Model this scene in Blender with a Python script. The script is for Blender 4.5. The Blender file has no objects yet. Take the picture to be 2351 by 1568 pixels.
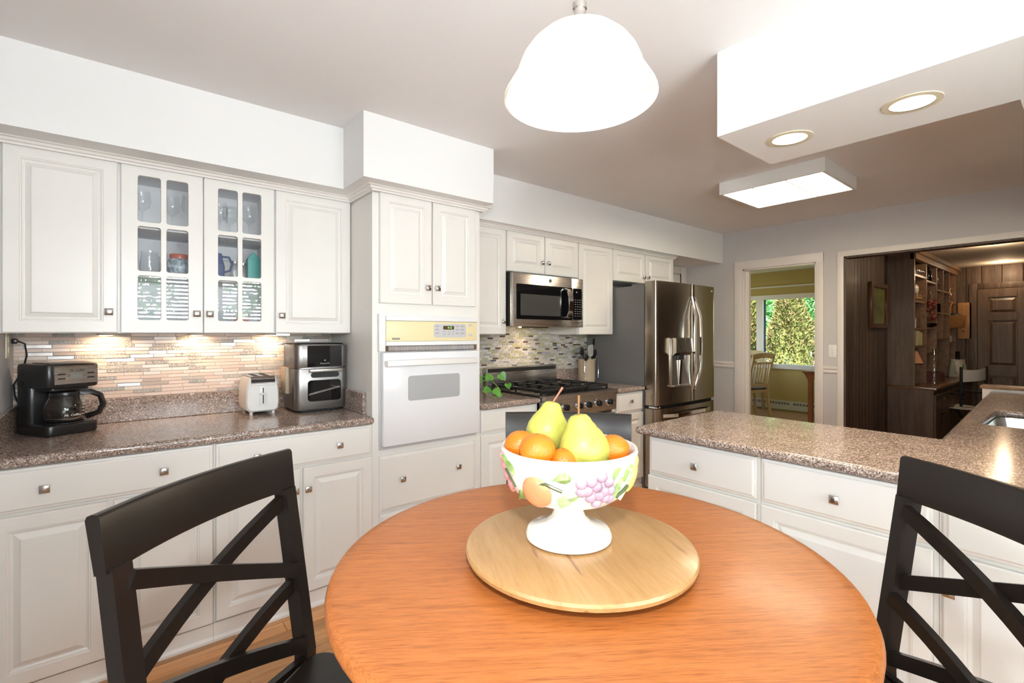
import bpy, bmesh, math, random
from mathutils import Vector, Matrix
random.seed(7)
PI = math.pi
SC = bpy.context.scene
COL = SC.collection

# ------------------------------------------------------------------ camera
YAW = math.radians(50.857)                       # view direction measured from the +X axis
FW = Vector((math.cos(YAW), math.sin(YAW), 0)); RT = Vector((math.sin(YAW), -math.cos(YAW), 0))
def CW(r, d, z=0.0):                             # (right, depth) on the floor plan -> world
    p = FW * d + RT * r
    return Vector((p.x, p.y, z))
cam = bpy.data.cameras.new('camera'); cam.sensor_width = 36; cam.lens = 1100.0 / 2351 * 36
cam.shift_y = -18.0 / 2351; cam.clip_start = 0.02
cam_o = bpy.data.objects.new('camera', cam); COL.objects.link(cam_o)
cam_o.location = (0, 0, 1.36); cam_o.rotation_euler = (PI / 2, 0, YAW - PI / 2)
SC.camera = cam_o
# ------------------------------------------------------------------ view
SC.view_settings.view_transform = 'Standard'; SC.view_settings.look = 'None'
SC.view_settings.gamma = 1; SC.view_settings.use_curve_mapping = False
SC.view_settings.exposure = 0.14
SC.cycles.use_denoising = True
SC.cycles.max_bounces = 10; SC.cycles.diffuse_bounces = 5; SC.cycles.transparent_max_bounces = 24
SC.cycles.sample_clamp_indirect = 6.0; SC.cycles.caustics_reflective = False; SC.cycles.caustics_refractive = False
# ------------------------------------------------------------------ world and large lights
W = bpy.data.worlds.new('world'); SC.world = W; W.use_nodes = True
nt = W.node_tree; nt.nodes.clear()
sk = nt.nodes.new('ShaderNodeTexSky'); sk.sky_type = 'NISHITA'; sk.sun_disc = False
sk.sun_elevation = math.radians(48); sk.sun_rotation = math.radians(-90)
bg = nt.nodes.new('ShaderNodeBackground'); bg.inputs['Strength'].default_value = 1.0
ow = nt.nodes.new('ShaderNodeOutputWorld'); nt.links.new(sk.outputs[0], bg.inputs[0]); nt.links.new(bg.outputs[0], ow.inputs[0])

def light(name, kind, loc, energy, color=(1, 1, 1), aim=None, **kw):
    l = bpy.data.lights.new(name, kind); l.energy = energy; l.color = color
    for k, v in kw.items(): setattr(l, k, v)
    o = bpy.data.objects.new(name, l); COL.objects.link(o); o.location = loc
    if aim is not None: o.rotation_euler = Vector(aim).to_track_quat('-Z', 'Y').to_euler()
    return o
light('sun', 'SUN', (8, 0, 8), 23.0, (1, .96, .88), aim=(0.62, 0.25, -0.72), angle=.01)
# the photographer's flash, just above the camera: the hard ceiling shadows of the pendant and the beam come from it
light('camera_flash', 'AREA', (-0.03, -0.04, 1.68), 18.5, (.95, .975, 1.0), aim=(FW.x - .12, FW.y + .15, 0.0), shape='DISK', size=.09)
# daylight entering by the window behind the camera
light('window_daylight', 'AREA', (0.95, -2.10, 1.62), 680.0, (.91, .955, 1.0), aim=(0, 1, -0.02), shape='RECTANGLE', size=2.8, size_y=1.9)
# daylight entering by the glazed patio door beside the camera
light('patio_daylight', 'AREA', (-.70, -.16, 1.12), 27.0, (.88, .94, 1.0), aim=(1, 0, 0), shape='RECTANGLE', size=2.0, size_y=2.0)
# added fill that brightens the dining room, set at a made-up side window
light('dining_fill', 'AREA', (7.6, 5.44, 1.45), 15.0, (.96, 1.0, .90), aim=(0, -1, -0.05), shape='RECTANGLE', size=1.8, size_y=1.2)

# ------------------------------------------------------------------ materials
M = {}
def nodes(name):
    m = bpy.data.materials.new(name); m.use_nodes = True
    t = m.node_tree; t.nodes.clear()
    o = t.nodes.new('ShaderNodeOutputMaterial'); M[name] = m
    return m, t, o
def N(t, kind, **kw):
    n = t.nodes.new('ShaderNode' + kind)
    for k, v in kw.items():
        if k.startswith('i_'):
            n.inputs[k[2:].replace('_', ' ')].default_value = v
        else: setattr(n, k, v)
    return n
def c4(c): return (c[0], c[1], c[2], 1)
def pbr(name, col, rough=.5, metal=0, coat=0, spec=.5, bump=None, vary=None, emit=None, alpha=None):
    """plain principled material; vary=(scale, amount, stretch) mottles the colour, bump=(scale, strength)"""
    m, t, o = nodes(name)
    b = N(t, 'BsdfPrincipled'); t.links.new(b.outputs[0], o.inputs[0])
    b.inputs['Base Color'].default_value = c4(col); b.inputs['Roughness'].default_value = rough
    b.inputs['Metallic'].default_value = metal; b.inputs['Coat Weight'].default_value = coat
    b.inputs['Specular IOR Level'].default_value = spec
    if emit: b.inputs['Emission Color'].default_value = c4(emit[0]); b.inputs['Emission Strength'].default_value = emit[1]
    if vary or bump: tc = N(t, 'TexCoord')
    if vary:
        mp = N(t, 'Mapping'); mp.inputs['Scale'].default_value = vary[2] if len(vary) > 2 else (1, 1, 1)
        t.links.new(tc.outputs['Object'], mp.inputs[0])
        n = N(t, 'TexNoise', i_Scale=vary[0], i_Detail=4.0); t.links.new(mp.outputs[0], n.inputs['Vector'])
        r = N(t, 'ValToRGB'); t.links.new(n.outputs[0], r.inputs[0])
        a = vary[1]; r.color_ramp.elements[0].position = .3; r.color_ramp.elements[1].position = .7
        r.color_ramp.elements[0].color = c4([max(0, x * (1 - a)) for x in col]); r.color_ramp.elements[1].color = c4([min(1, x * (1 + a)) for x in col])
        t.links.new(r.outputs[0], b.inputs['Base Color'])
    if bump:
        n2 = N(t, 'TexNoise', i_Scale=bump[0], i_Detail=3.0); t.links.new(tc.outputs['Object'], n2.inputs['Vector'])
        bp = N(t, 'Bump', i_Strength=bump[1], i_Distance=.01); t.links.new(n2.outputs[0], bp.inputs['Height']); t.links.new(bp.outputs[0], b.inputs['Normal'])
    return m
def ramp(t, src, stops):
    r = N(t, 'ValToRGB'); e = r.color_ramp.elements
    while len(e) < len(stops): e.new(.5)
    for i, (p, c) in enumerate(stops): e[i].position = p; e[i].color = c4(c)
    t.links.new(src, r.inputs[0]); return r
def wood(name, dark, mid, lite, rough=.35, coat=.3, rot=0.0, scale=1.0, stretch=22.0, axis='x', fine=1.0, object_random=False, streak=None, wf=.38):
    m, t, o = nodes(name)
    b = N(t, 'BsdfPrincipled'); t.links.new(b.outputs[0], o.inputs[0])
    b.inputs['Roughness'].default_value = rough; b.inputs['Coat Weight'].default_value = coat; b.inputs['Coat Roughness'].default_value = .15
    tc = N(t, 'TexCoord'); mp0 = N(t, 'Mapping'); mp0.inputs['Rotation'].default_value = (0, 0, rot)
    t.links.new(tc.outputs['Object'], mp0.inputs[0])
    mp = N(t, 'Mapping'); s = [stretch] * 3; s['xyz'.index(axis)] = 1.0
    mp.inputs['Scale'].default_value = [x * scale for x in s]; t.links.new(mp0.outputs[0], mp.inputs[0])
    vec = mp.outputs[0]
    if object_random:
        oi = N(t, 'ObjectInfo'); mul = N(t, 'VectorMath', operation='SCALE'); mul.inputs[0].default_value = (31, 17, 23)
        t.links.new(oi.outputs['Random'], mul.inputs['Scale'])
        ad = N(t, 'VectorMath', operation='ADD'); t.links.new(mp.outputs[0], ad.inputs[0]); t.links.new(mul.outputs[0], ad.inputs[1]); vec = ad.outputs[0]
    n1 = N(t, 'TexNoise', i_Scale=1.1, i_Detail=5.0, i_Roughness=.62, i_Distortion=.5); t.links.new(vec, n1.inputs['Vector'])
    n2 = N(t, 'TexNoise', i_Scale=5.5 * fine, i_Detail=3.0, i_Roughness=.6); t.links.new(vec, n2.inputs['Vector'])
    mx = N(t, 'Math', operation='ADD'); m1 = N(t, 'Math', operation='MULTIPLY'); m1.inputs[1].default_value = 1 - wf
    m2 = N(t, 'Math', operation='MULTIPLY'); m2.inputs[1].default_value = wf
    t.links.new(n1.outputs[0], m1.inputs[0]); t.links.new(n2.outputs[0], m2.inputs[0]); t.links.new(m1.outputs[0], mx.inputs[0]); t.links.new(m2.outputs[0], mx.inputs[1])
    r = ramp(t, mx.outputs[0], [(.36, dark), (.5, mid), (.64, lite)])
    out = r.outputs[0]
    if object_random:
        hs = N(t, 'HueSaturation'); mr = N(t, 'MapRange'); mr.inputs['To Min'].default_value = .72; mr.inputs['To Max'].default_value = 1.25
        t.links.new(oi.outputs['Random'], mr.inputs['Value']); t.links.new(mr.outputs[0], hs.inputs['Value']); t.links.new(out, hs.inputs['Color']); out = hs.outputs[0]
    if streak:
        n3 = N(t, 'TexNoise', i_Scale=streak[0], i_Detail=2.0, i_Roughness=.5); t.links.new(vec, n3.inputs['Vector'])
        r3 = ramp(t, n3.outputs[0], [(streak[1], (0, 0, 0)), (streak[1] + .05, (1, 1, 1))])
        mm = N(t, 'Mix', data_type='RGBA'); t.links.new(r3.outputs[0], mm.inputs['Factor']); t.links.new(out, mm.inputs[6]); mm.inputs[7].default_value = c4(streak[2]); out = mm.outputs[2]
    t.links.new(out, b.inputs['Base Color'])
    bp = N(t, 'Bump', i_Strength=.12, i_Distance=.004); t.links.new(n2.outputs[0], bp.inputs['Height']); t.links.new(bp.outputs[0], b.inputs['Normal'])
    return m
def quartz(name):
    m, t, o = nodes(name)
    b = N(t, 'BsdfPrincipled', i_Roughness=.13); t.links.new(b.outputs[0], o.inputs[0])
    tc = N(t, 'TexCoord')
    v = N(t, 'TexVoronoi', i_Scale=250.0); t.links.new(tc.outputs['Object'], v.inputs['Vector'])
    sx = N(t, 'SeparateColor'); t.links.new(v.outputs['Color'], sx.inputs[0])
    r = ramp(t, sx.outputs[0], [(0.0, (.06, .045, .04)), (.14, (.17, .125, .105)), (.5, (.30, .225, .185)), (.8, (.39, .305, .26)), (1.0, (.72, .63, .57))])
    r.color_ramp.interpolation = 'LINEAR'
    n = N(t, 'TexNoise', i_Scale=9.0, i_Detail=3.0); t.links.new(tc.outputs['Object'], n.inputs['Vector'])
    mx = N(t, 'Mix', data_type='RGBA', blend_type='MULTIPLY'); mx.inputs['Factor'].default_value = .35
    t.links.new(r.outputs[0], mx.inputs[6]); t.links.new(n.outputs[0], mx.inputs[7]); 
    hs = N(t, 'HueSaturation', i_Value=1.28); t.links.new(mx.outputs[2], hs.inputs['Color']); t.links.new(hs.outputs[0], b.inputs['Base Color'])
    return m
def steel(name, col=(.60, .575, .545), rough=.27, axis=2):
    m, t, o = nodes(name)
    b = N(t, 'BsdfPrincipled', i_Metallic=1.0); t.links.new(b.outputs[0], o.inputs[0]); b.inputs['Base Color'].default_value = c4(col)
    tc = N(t, 'TexCoord'); mp = N(t, 'Mapping'); s = [2.0, 2.0, 2.0]
    for k in range(3):
        if k != axis: s[k] = 260.0
    mp.inputs['Scale'].default_value = s; t.links.new(tc.outputs['Object'], mp.inputs[0])
    n = N(t, 'TexNoise', i_Scale=1.0, i_Detail=2.0); t.links.new(mp.outputs[0], n.inputs['Vector'])
    mr = N(t, 'MapRange'); mr.inputs['To Min'].default_value = rough - .07; mr.inputs['To Max'].default_value = rough + .08
    t.links.new(n.outputs[0], mr.inputs['Value']); t.links.new(mr.outputs[0], b.inputs['Roughness'])
    return m
def glass(name, tint=(1, 1, 1), strength=1.0, rough=0.0):
    m, t, o = nodes(name)
    lw = N(t, 'LayerWeight', i_Blend=.5); pw = N(t, 'Math', operation='POWER'); pw.inputs[1].default_value = 5.0; t.links.new(lw.outputs['Facing'], pw.inputs[0])
    f = N(t, 'Math', operation='MULTIPLY_ADD'); f.inputs[1].default_value = .955; f.inputs[2].default_value = .045; t.links.new(pw.outputs[0], f.inputs[0]); tr = N(t, 'BsdfTransparent'); tr.inputs[0].default_value = c4(tint)
    g = N(t, 'BsdfGlossy', i_Roughness=rough); g.inputs[0].default_value = (1, 1, 1, 1)
    mu = N(t, 'Math', operation='MULTIPLY', use_clamp=True); mu.inputs[1].default_value = strength; t.links.new(f.outputs[0], mu.inputs[0])
    mx = N(t, 'MixShader'); t.links.new(mu.outputs[0], mx.inputs[0]); t.links.new(tr.outputs[0], mx.inputs[1]); t.links.new(g.outputs[0], mx.inputs[2]); t.links.new(mx.outputs[0], o.inputs[0])
    return m
def emis(name, col, s):
    m, t, o = nodes(name); e = N(t, 'Emission', i_Strength=s); e.inputs[0].default_value = c4(col); t.links.new(e.outputs[0], o.inputs[0]); return m

pbr('cab_white', (.79, .775, .74), .33, vary=(3, .02))
pbr('cab_shadow', (.55, .55, .55), .5)
pbr('soffit_white', (.80, .80, .79), .6)
pbr('ceiling_paint', (.80, .785, .775), .75, vary=(1.2, .02))
pbr('wall_grey', (.54, .525, .525), .65, vary=(2, .03))
pbr('trim_white', (.74, .70, .66), .4)
pbr('interior_blue', (.80, .82, .85), .5)
pbr('olive_wall', (.46, .345, .115), .7)
pbr('dining_ceiling', (.72, .74, .62), .7)
quartz('quartz')
wood('oak_top', (.235, .062, .012), (.445, .138, .030), (.505, .175, .043), rough=.42, coat=.12, rot=math.radians(39 - 4), scale=2.4, stretch=34, fine=1.5, wf=.6, streak=(7.5, .60, (.30, .085, .018)))
wood('pine', (.36, .19, .066), (.42, .235, .088), (.46, .268, .108), rough=.35, coat=.25, rot=math.radians(-64), scale=3.0, stretch=9, streak=(1.4, .66, (.26, .11, .035)))
wood('floor_wood', (.46, .20, .06), (.58, .28, .10), (.66, .34, .14), rough=.3, coat=.3, scale=1.3, stretch=16, object_random=True)
wood('den_wood', (.055, .032, .02), (.115, .072, .048), (.18, .12, .085), rough=.55, coat=.05, axis='z', scale=1.2, stretch=16, object_random=True)
wood('den_case', (.07, .04, .024), (.12, .07, .042), (.16, .10, .062), rough=.45, coat=.15, axis='z', scale=1.5, stretch=14)
wood('den_top', (.10, .045, .02), (.16, .075, .036), (.21, .10, .05), rough=.25, coat=.4, axis='x', scale=1.5, stretch=14)
wood('den_lip', (.16, .085, .042), (.23, .125, .066), (.28, .16, .09), rough=.4, coat=.2, axis='x', scale=1.5, stretch=14)
wood('plaque_wood', (.42, .20, .07), (.52, .26, .10), (.58, .31, .13), rough=.5, coat=.1, axis='z', scale=2, stretch=10)
wood('chair_oak', (.52, .36, .17), (.60, .44, .22), (.66, .50, .27), rough=.4, coat=.2, axis='z', scale=2, stretch=10)
wood('cherry', (.20, .07, .03), (.28, .10, .045), (.34, .14, .06), rough=.35, coat=.3, axis='x', scale=2, stretch=10)
wood('grey_fence', (.24, .24, .24), (.34, .34, .34), (.42, .42, .41), rough=.8, coat=0, axis='z', scale=2, stretch=10, object_random=True)
pbr('black_wood', (.009, .006, .0045), .32, spec=.4)
steel('steel'); steel('steel_h', axis=0); steel('steel_dark', (.33, .30, .27), .25, axis=2); steel('fridge_steel', (.40, .35, .29), .23, axis=2)
steel('fryer_steel', (.30, .285, .275), .34, 2)
pbr('nickel', (.56, .53, .50), .25, metal=1)
pbr('turner_steel', (.74, .73, .71), .45, metal=.55)
pbr('chrome', (.85, .85, .86), .08, metal=1)
pbr('fridge_side', (.165, .16, .157), .45, bump=(160, .15))
pbr('black_plastic', (.012, .012, .013), .28)
pbr('black_matte', (.012, .012, .012), .55)
pbr('black_glass', (.006, .006, .007), .06)
pbr('cast_iron', (.012, .012, .013), .42)
pbr('dark_gap', (.02, .02, .02), .8)
pbr('white_enamel', (.80, .81, .83), .16)
pbr('white_plastic', (.80, .79, .77), .3)
pbr('cream_panel', (.80, .70, .42), .35)
pbr('cream_plastic', (.70, .63, .46), .4)
pbr('panel_grey', (.55, .55, .57), .4)
pbr('oven_glass', (.42, .43, .44), .15)
pbr('vent_brown', (.15, .08, .035), .6, vary=(9, .7, (2, 1, 1)))
pbr('lcd_grey', (.22, .22, .20), .25)
pbr('lcd_amber', (.09, .06, .02), .25)
pbr('digit_green', (.3, .7, .2), .5, emit=((.4, .9, .3), .6))
pbr('print_dark', (.05, .045, .04), .5)
pbr('print_light', (.8, .8, .8), .5)
pbr('print_grey', (.35, .35, .36), .5)
pbr('ceramic', (.80, .775, .70), .1, coat=.3)
pbr('ceramic_pink', (.76, .52, .42), .15, vary=(6, .12))
pbr('peach_paint', (.62, .24, .11), .18, vary=(14, .3))
pbr('grape_paint', (.38, .26, .33), .15, vary=(30, .25))
pbr('leaf_paint', (.19, .28, .085), .2, vary=(40, .35))
pbr('leaf_pale', (.36, .50, .24), .2, vary=(40, .25))
pbr('stem_paint', (.07, .09, .03), .3)
pbr('pearfruit_paint', (.62, .52, .16), .18, vary=(14, .2))
pbr('cherry_paint', (.58, .24, .24), .18, vary=(20, .3))
pbr('pear_skin', (.45, .45, .085), .36, vary=(45, .16), spec=.4)
pbr('orange_skin', (.66, .17, .008), .3, bump=(260, .25), vary=(12, .1))
pbr('pear_stem', (.22, .10, .03), .6); pbr('pear_stem_red', (.33, .12, .07), .6)
pbr('stoneware', (.50, .40, .29), .35, vary=(6, .12))
pbr('pothos', (.10, .30, .035), .35, vary=(20, .3))
pbr('pothos_stem', (.20, .34, .07), .5)
pbr('grout', (.62, .58, .53), .8)
pbr('canvas', (.72, .69, .62), .8)
pbr('cloth', (.62, .60, .42), .8)
pbr('seat_tan', (.13, .075, .035), .6)
pbr('heater_white', (.60, .60, .50), .4)
pbr('frame_brown', (.12, .055, .028), .4)
pbr('print_green', (.19, .20, .05), .35, vary=(7, .5))
pbr('lamp_shade', (.80, .38, .20), .5)
pbr('book_cream', (.62, .55, .30), .6)
pbr('dried_red', (.20, .045, .03), .7); pbr('dried_tan', (.28, .16, .08), .8)
pbr('wicker', (.50, .24, .08), .7, bump=(220, .6), vary=(60, .25))
pbr('teal_box', (.06, .42, .40), .35)
pbr('blue_glaze', (.10, .16, .34), .2); pbr('pattern_glaze', (.42, .52, .58), .25, vary=(60, .6))
pbr('red_glaze', (.6, .16, .12), .3)
pbr('jug_cream', (.66, .62, .50), .35); pbr('tray_brown', (.12, .03, .018), .3)
pbr('amber', (.35, .17, .03), .2)
pbr('den_ceiling', (.70, .63, .54), .8)
pbr('trunk', (.10, .06, .035), .9)
pbr('lawn', (.16, .28, .05), .9, vary=(3, .4)); 
pbr('cedar', (.15, .17, .04), .8, vary=(14, .8)); pbr('cedar_brown', (.24, .155, .07), .8, vary=(9, .4))
pbr('leaf_bright', (.32, .60, .26), .6, vary=(5, .5)); pbr('leaf_deep', (.10, .28, .08), .6, vary=(5, .5))
pbr('blind_white', (.75, .76, .78), .5)
pbr('steel_sink', (.7, .7, .7), .18, metal=1)
glass('pane'); glass('glassware', (.95, .965, .97), 1.8); glass('smoke_glass', (.35, .34, .33), 1.3); glass('carafe_glass', (.62, .61, .60), 1.4); glass('brown_bottle', (.25, .14, .05), 1.5)
emis('lamp_white', (1, .93, .80), 9.0); emis('lamp_warm', (1, .80, .52), 14.0); emis('puck_warm', (1, .74, .42), 9.0); emis('bulb', (1, .90, .72), 24.0)
emis('tube_panel', (1, .84, .62), 21.0)
# frosted alabaster-like shade that lets the bulb glow through
m_, t_, o_ = nodes('shade_glass')
tl = N(t_, 'BsdfTranslucent'); tl.inputs[0].default_value = (.92, .88, .80, 1); df = N(t_, 'BsdfDiffuse'); df.inputs[0].default_value = (.9, .88, .84, 1)
gl = N(t_, 'BsdfGlossy', i_Roughness=.12); a1 = N(t_, 'MixShader'); a1.inputs[0].default_value = .45; a2 = N(t_, 'MixShader'); a2.inputs[0].default_value = .05
t_.links.new(df.outputs[0], a1.inputs[1]); t_.links.new(tl.outputs[0], a1.inputs[2]); t_.links.new(a1.outputs[0], a2.inputs[1]); t_.links.new(gl.outputs[0], a2.inputs[2]); t_.links.new(a2.outputs[0], o_.inputs[0])
# mosaic tile finishes
TILE_NEAR = [pbr('tile_shell', (.74, .67, .62), .25), pbr('tile_sand', (.66, .52, .43), .3), pbr('tile_blush', (.72, .58, .50), .3), pbr('tile_pearl', (.74, .70, .66), .12, bump=(180, 1.2)),
             pbr('tile_ripple', (.62, .60, .58), .1, bump=(120, 1.6)), steel('tile_metal', (.60, .58, .56), .22, 0), pbr('tile_taupe', (.46, .38, .32), .35)]
TILE_FAR = [pbr('chip_cream', (.62, .57, .50), .2), pbr('chip_moss', (.48, .46, .28), .2), pbr('chip_grey', (.42, .41, .42), .2), pbr('chip_brown', (.16, .10, .065), .15), pbr('chip_white', (.72, .69, .65), .15), pbr('chip_slate', (.12, .12, .125), .15)]
# ------------------------------------------------------------------ geometry helpers
class MB:
    """collects shapes into one mesh"""
    def __init__(s): s.v = []; s.f = []; s.mi = []; s.sm = []
    def raw(s, v, f, mi=0, sm=False):
        o = len(s.v); s.v += [tuple(p) for p in v]
        for q in f: s.f.append([i + o for i in q]); s.mi.append(mi); s.sm.append(sm)
        return s
    def box(s, x0, x1, y0, y1, z0, z1, mi=0):
        return s.raw([(x0, y0, z0), (x1, y0, z0), (x1, y1, z0), (x0, y1, z0), (x0, y0, z1), (x1, y0, z1), (x1, y1, z1), (x0, y1, z1)],
                     [(0, 3, 2, 1), (4, 5, 6, 7), (0, 1, 5, 4), (1, 2, 6, 5), (2, 3, 7, 6), (3, 0, 4, 7)], mi)
    def rbox(s, x0, x1, y0, y1, z0, z1, b=.003, seg=2, mi=0, sm=True):
        bm = bmesh.new(); bmesh.ops.create_cube(bm, size=1)
        for v in bm.verts: v.co = Vector(((x0 + x1) / 2 + v.co.x * (x1 - x0), (y0 + y1) / 2 + v.co.y * (y1 - y0), (z0 + z1) / 2 + v.co.z * (z1 - z0)))
        b = min(b, .49 * min(x1 - x0, y1 - y0, z1 - z0))
        bmesh.ops.bevel(bm, geom=bm.edges[:], offset=b, segments=seg, profile=.5, affect='EDGES')
        return s.bm(bm, mi, sm)
    def vbox(s, x0, x1, y0, y1, z0, z1, b=.02, seg=4, mi=0, tb=.003):
        """box with rounded vertical edges and softened top and bottom"""
        bm = bmesh.new(); bmesh.ops.create_cube(bm, size=1)
        for v in bm.verts: v.co = Vector(((x0 + x1) / 2 + v.co.x * (x1 - x0), (y0 + y1) / 2 + v.co.y * (y1 - y0), (z0 + z1) / 2 + v.co.z * (z1 - z0)))
        ve = [e for e in bm.edges if abs(e.verts[0].co.z - e.verts[1].co.z) > 1e-6]
        bmesh.ops.bevel(bm, geom=ve, offset=b, segments=seg, profile=.5, affect='EDGES')
        he = [e for e in bm.edges if abs(e.verts[0].co.z - e.verts[1].co.z) < 1e-6 and len(e.link_faces) == 2 and any(abs(f.normal.z) > .9 for f in e.link_faces) and any(abs(f.normal.z) < .1 for f in e.link_faces)]
        bm.normal_update()
        he = [e for e in bm.edges if len(e.link_faces) == 2 and sorted(abs(f.normal.z) > .9 for f in e.link_faces) == [False, True]]
        bmesh.ops.bevel(bm, geom=he, offset=tb, segments=2, profile=.5, affect='EDGES')
        return s.bm(bm, mi, True)
    def bm(s, bm, mi=0, sm=True):
        bm.verts.index_update()
        s.raw([v.co[:] for v in bm.verts], [[v.index for v in f.verts] for f in bm.faces], mi, sm); bm.free(); return s
    def lathe(s, prof, cx=0, cy=0, seg=24, mi=0, sm=True, cap=True, a0=0.0):
        """profile [(r, z)] bottom to top around a vertical axis"""
        v = []; f = []; n = len(prof)
        for k in range(seg):
            a = a0 + 2 * PI * k / seg
            for r, z in prof: v.append((cx + r * math.cos(a), cy + r * math.sin(a), z))
        for k in range(seg):
            k2 = (k + 1) % seg
            for i in range(n - 1): f.append((k * n + i, k2 * n + i, k2 * n + i + 1, k * n + i + 1))
        if cap:
            if prof[0][0] > 1e-5: f.append([k * n for k in range(seg)][::-1])
            if prof[-1][0] > 1e-5: f.append([k * n + n - 1 for k in range(seg)])
        return s.raw(v, f, mi, sm)
    def tube(s, pts, r, seg=8, mi=0, sm=True, cap=True):
        pts = [Vector(p) for p in pts]; rr = r if isinstance(r, (list, tuple)) else [r] * len(pts)
        v = []; f = []; up = Vector((0, 0, 1)); prev = None
        for i, p in enumerate(pts):
            t = (pts[min(i + 1, len(pts) - 1)] - pts[max(i - 1, 0)]).normalized()
            if prev is None:
                u = up if abs(t.z) < .9 else Vector((1, 0, 0)); a = t.cross(u).normalized()
            else: a = (prev - t * prev.dot(t)).normalized()
            prev = a; b = t.cross(a)
            for k in range(seg):
                q = 2 * PI * k / seg; v.append(p + (a * math.cos(q) + b * math.sin(q)) * rr[i])
        for i in range(len(pts) - 1):
            for k in range(seg):
                k2 = (k + 1) % seg; f.append((i * seg + k, i * seg + k2, (i + 1) * seg + k2, (i + 1) * seg + k))
        if cap: f.append(list(range(seg))[::-1]); f.append([(len(pts) - 1) * seg + k for k in range(seg)])
        return s.raw(v, f, mi, sm)
    def sweep(s, pts, prof, side, mi=0, sm=False):
        """rectangular/other profile [(a, b)] swept along pts; a runs along `side`(i), b along the third axis"""
        pts = [Vector(p) for p in pts]; n = len(prof); v = []; f = []
        for i, p in enumerate(pts):
            t = (pts[min(i + 1, len(pts) - 1)] - pts[max(i - 1, 0)]).normalized()
            a = Vector(side); a = (a - t * a.dot(t)).normalized(); b = t.cross(a)
            for x, y in prof: v.append(p + a * x + b * y)
        for i in range(len(pts) - 1):
            for k in range(n):
                k2 = (k + 1) % n; f.append((i * n + k, i * n + k2, (i + 1) * n + k2, (i + 1) * n + k))
        f.append(list(range(n))[::-1]); f.append([(len(pts) - 1) * n + k for k in range(n)])
        return s.raw(v, f, mi, sm)
    def prism(s, poly, axis, a0, a1, mi=0, sm=False):
        """2-D polygon extruded along an axis; poly in the two other axes, in xyz order"""
        n = len(poly); v = []
        for a in (a0, a1):
            for p, q in poly:
                v.append({'x': (a, p, q), 'y': (p, a, q), 'z': (p, q, a)}[axis])
        f = [list(range(n))[::-1], list(range(n, 2 * n))] + [(k, (k + 1) % n, n + (k + 1) % n, n + k) for k in range(n)]
        return s.raw(v, f, mi, sm)
    def sphere(s, c, r, seg=14, rings=9, mi=0, sm=True, sc=(1, 1, 1), rot=None):
        v = []; f = []
        for i in range(rings + 1):
            ph = PI * i / rings
            for k in range(seg):
                a = 2 * PI * k / seg; p = Vector((math.sin(ph) * math.cos(a) * sc[0], math.sin(ph) * math.sin(a) * sc[1], math.cos(ph) * sc[2])) * r
                if rot is not None: p = rot @ p
                v.append(p + Vector(c))
        for i in range(rings):
            for k in range(seg):
                k2 = (k + 1) % seg; f.append((i * seg + k, (i + 1) * seg + k, (i + 1) * seg + k2, i * seg + k2))
        return s.raw(v, f, mi, sm)
    def mesh(s, name='mesh'):
        me = bpy.data.meshes.new(name); me.from_pydata(s.v, [], s.f)
        me.polygons.foreach_set('material_index', s.mi); me.polygons.foreach_set('use_smooth', s.sm)
        bm = bmesh.new(); bm.from_mesh(me)
        bmesh.ops.remove_doubles(bm, verts=bm.verts, dist=1e-6); bmesh.ops.recalc_face_normals(bm, faces=bm.faces)
        bm.to_mesh(me); bm.free()
        if any(s.sm): 
            me.set_sharp_from_angle(angle=math.radians(38))
        me.update(); return me
    def build(s, name, mat, parent=None, loc=None, rz=None):
        return put(name, s.mesh(name), mat, parent, loc, rz)
def put(name, me, mat, parent=None, loc=None, rz=None):
    o = bpy.data.objects.new(name, me)
    if mat is not None and not me.materials:
        for k in (mat if isinstance(mat, (list, tuple)) else [mat]): me.materials.append(M[k] if isinstance(k, str) else k)
    COL.objects.link(o)
    if parent is not None: o.parent = parent
    if loc is not None: o.location = loc
    if rz is not None: o.rotation_euler = (0, 0, rz)
    return o
def tag(o, label, cat, group=None, kind=None):
    o['label'] = label; o['category'] = cat
    if group: o['group'] = group
    if kind: o['kind'] = kind
    return o
def thing(name, label, cat, loc=(0, 0, 0), rz=0.0, group=None, kind=None):
    o = bpy.data.objects.new(name, None); COL.objects.link(o); o.location = loc; o.rotation_euler = (0, 0, rz); o.empty_display_size = .1
    return tag(o, label, cat, group, kind)
def struct(name, mb, mat, label, cat): return tag(mb.build(name, mat), label, cat, kind='structure')
def dup(root, loc, rz=None, label=None, parent=None):
    r = root.copy(); COL.objects.link(r); r.location = loc
    if rz is not None: r.rotation_euler = (0, 0, rz)
    if parent is not None: r.parent = parent
    if label: r['label'] = label
    for ch in list(root.children):
        c = ch.copy(); COL.objects.link(c); c.parent = r
        for g in list(ch.children):
            d = g.copy(); COL.objects.link(d); d.parent = c
    return r
def rrect(x0, x1, y0, y1, r, seg=5):
    out = []
    for cx, cy, a0 in ((x1 - r, y1 - r, 0), (x0 + r, y1 - r, PI / 2), (x0 + r, y0 + r, PI), (x1 - r, y0 + r, 1.5 * PI)):
        for k in range(seg + 1):
            a = a0 + PI / 2 * k / seg; out.append((cx + r * math.cos(a), cy + r * math.sin(a)))
    return out
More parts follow.
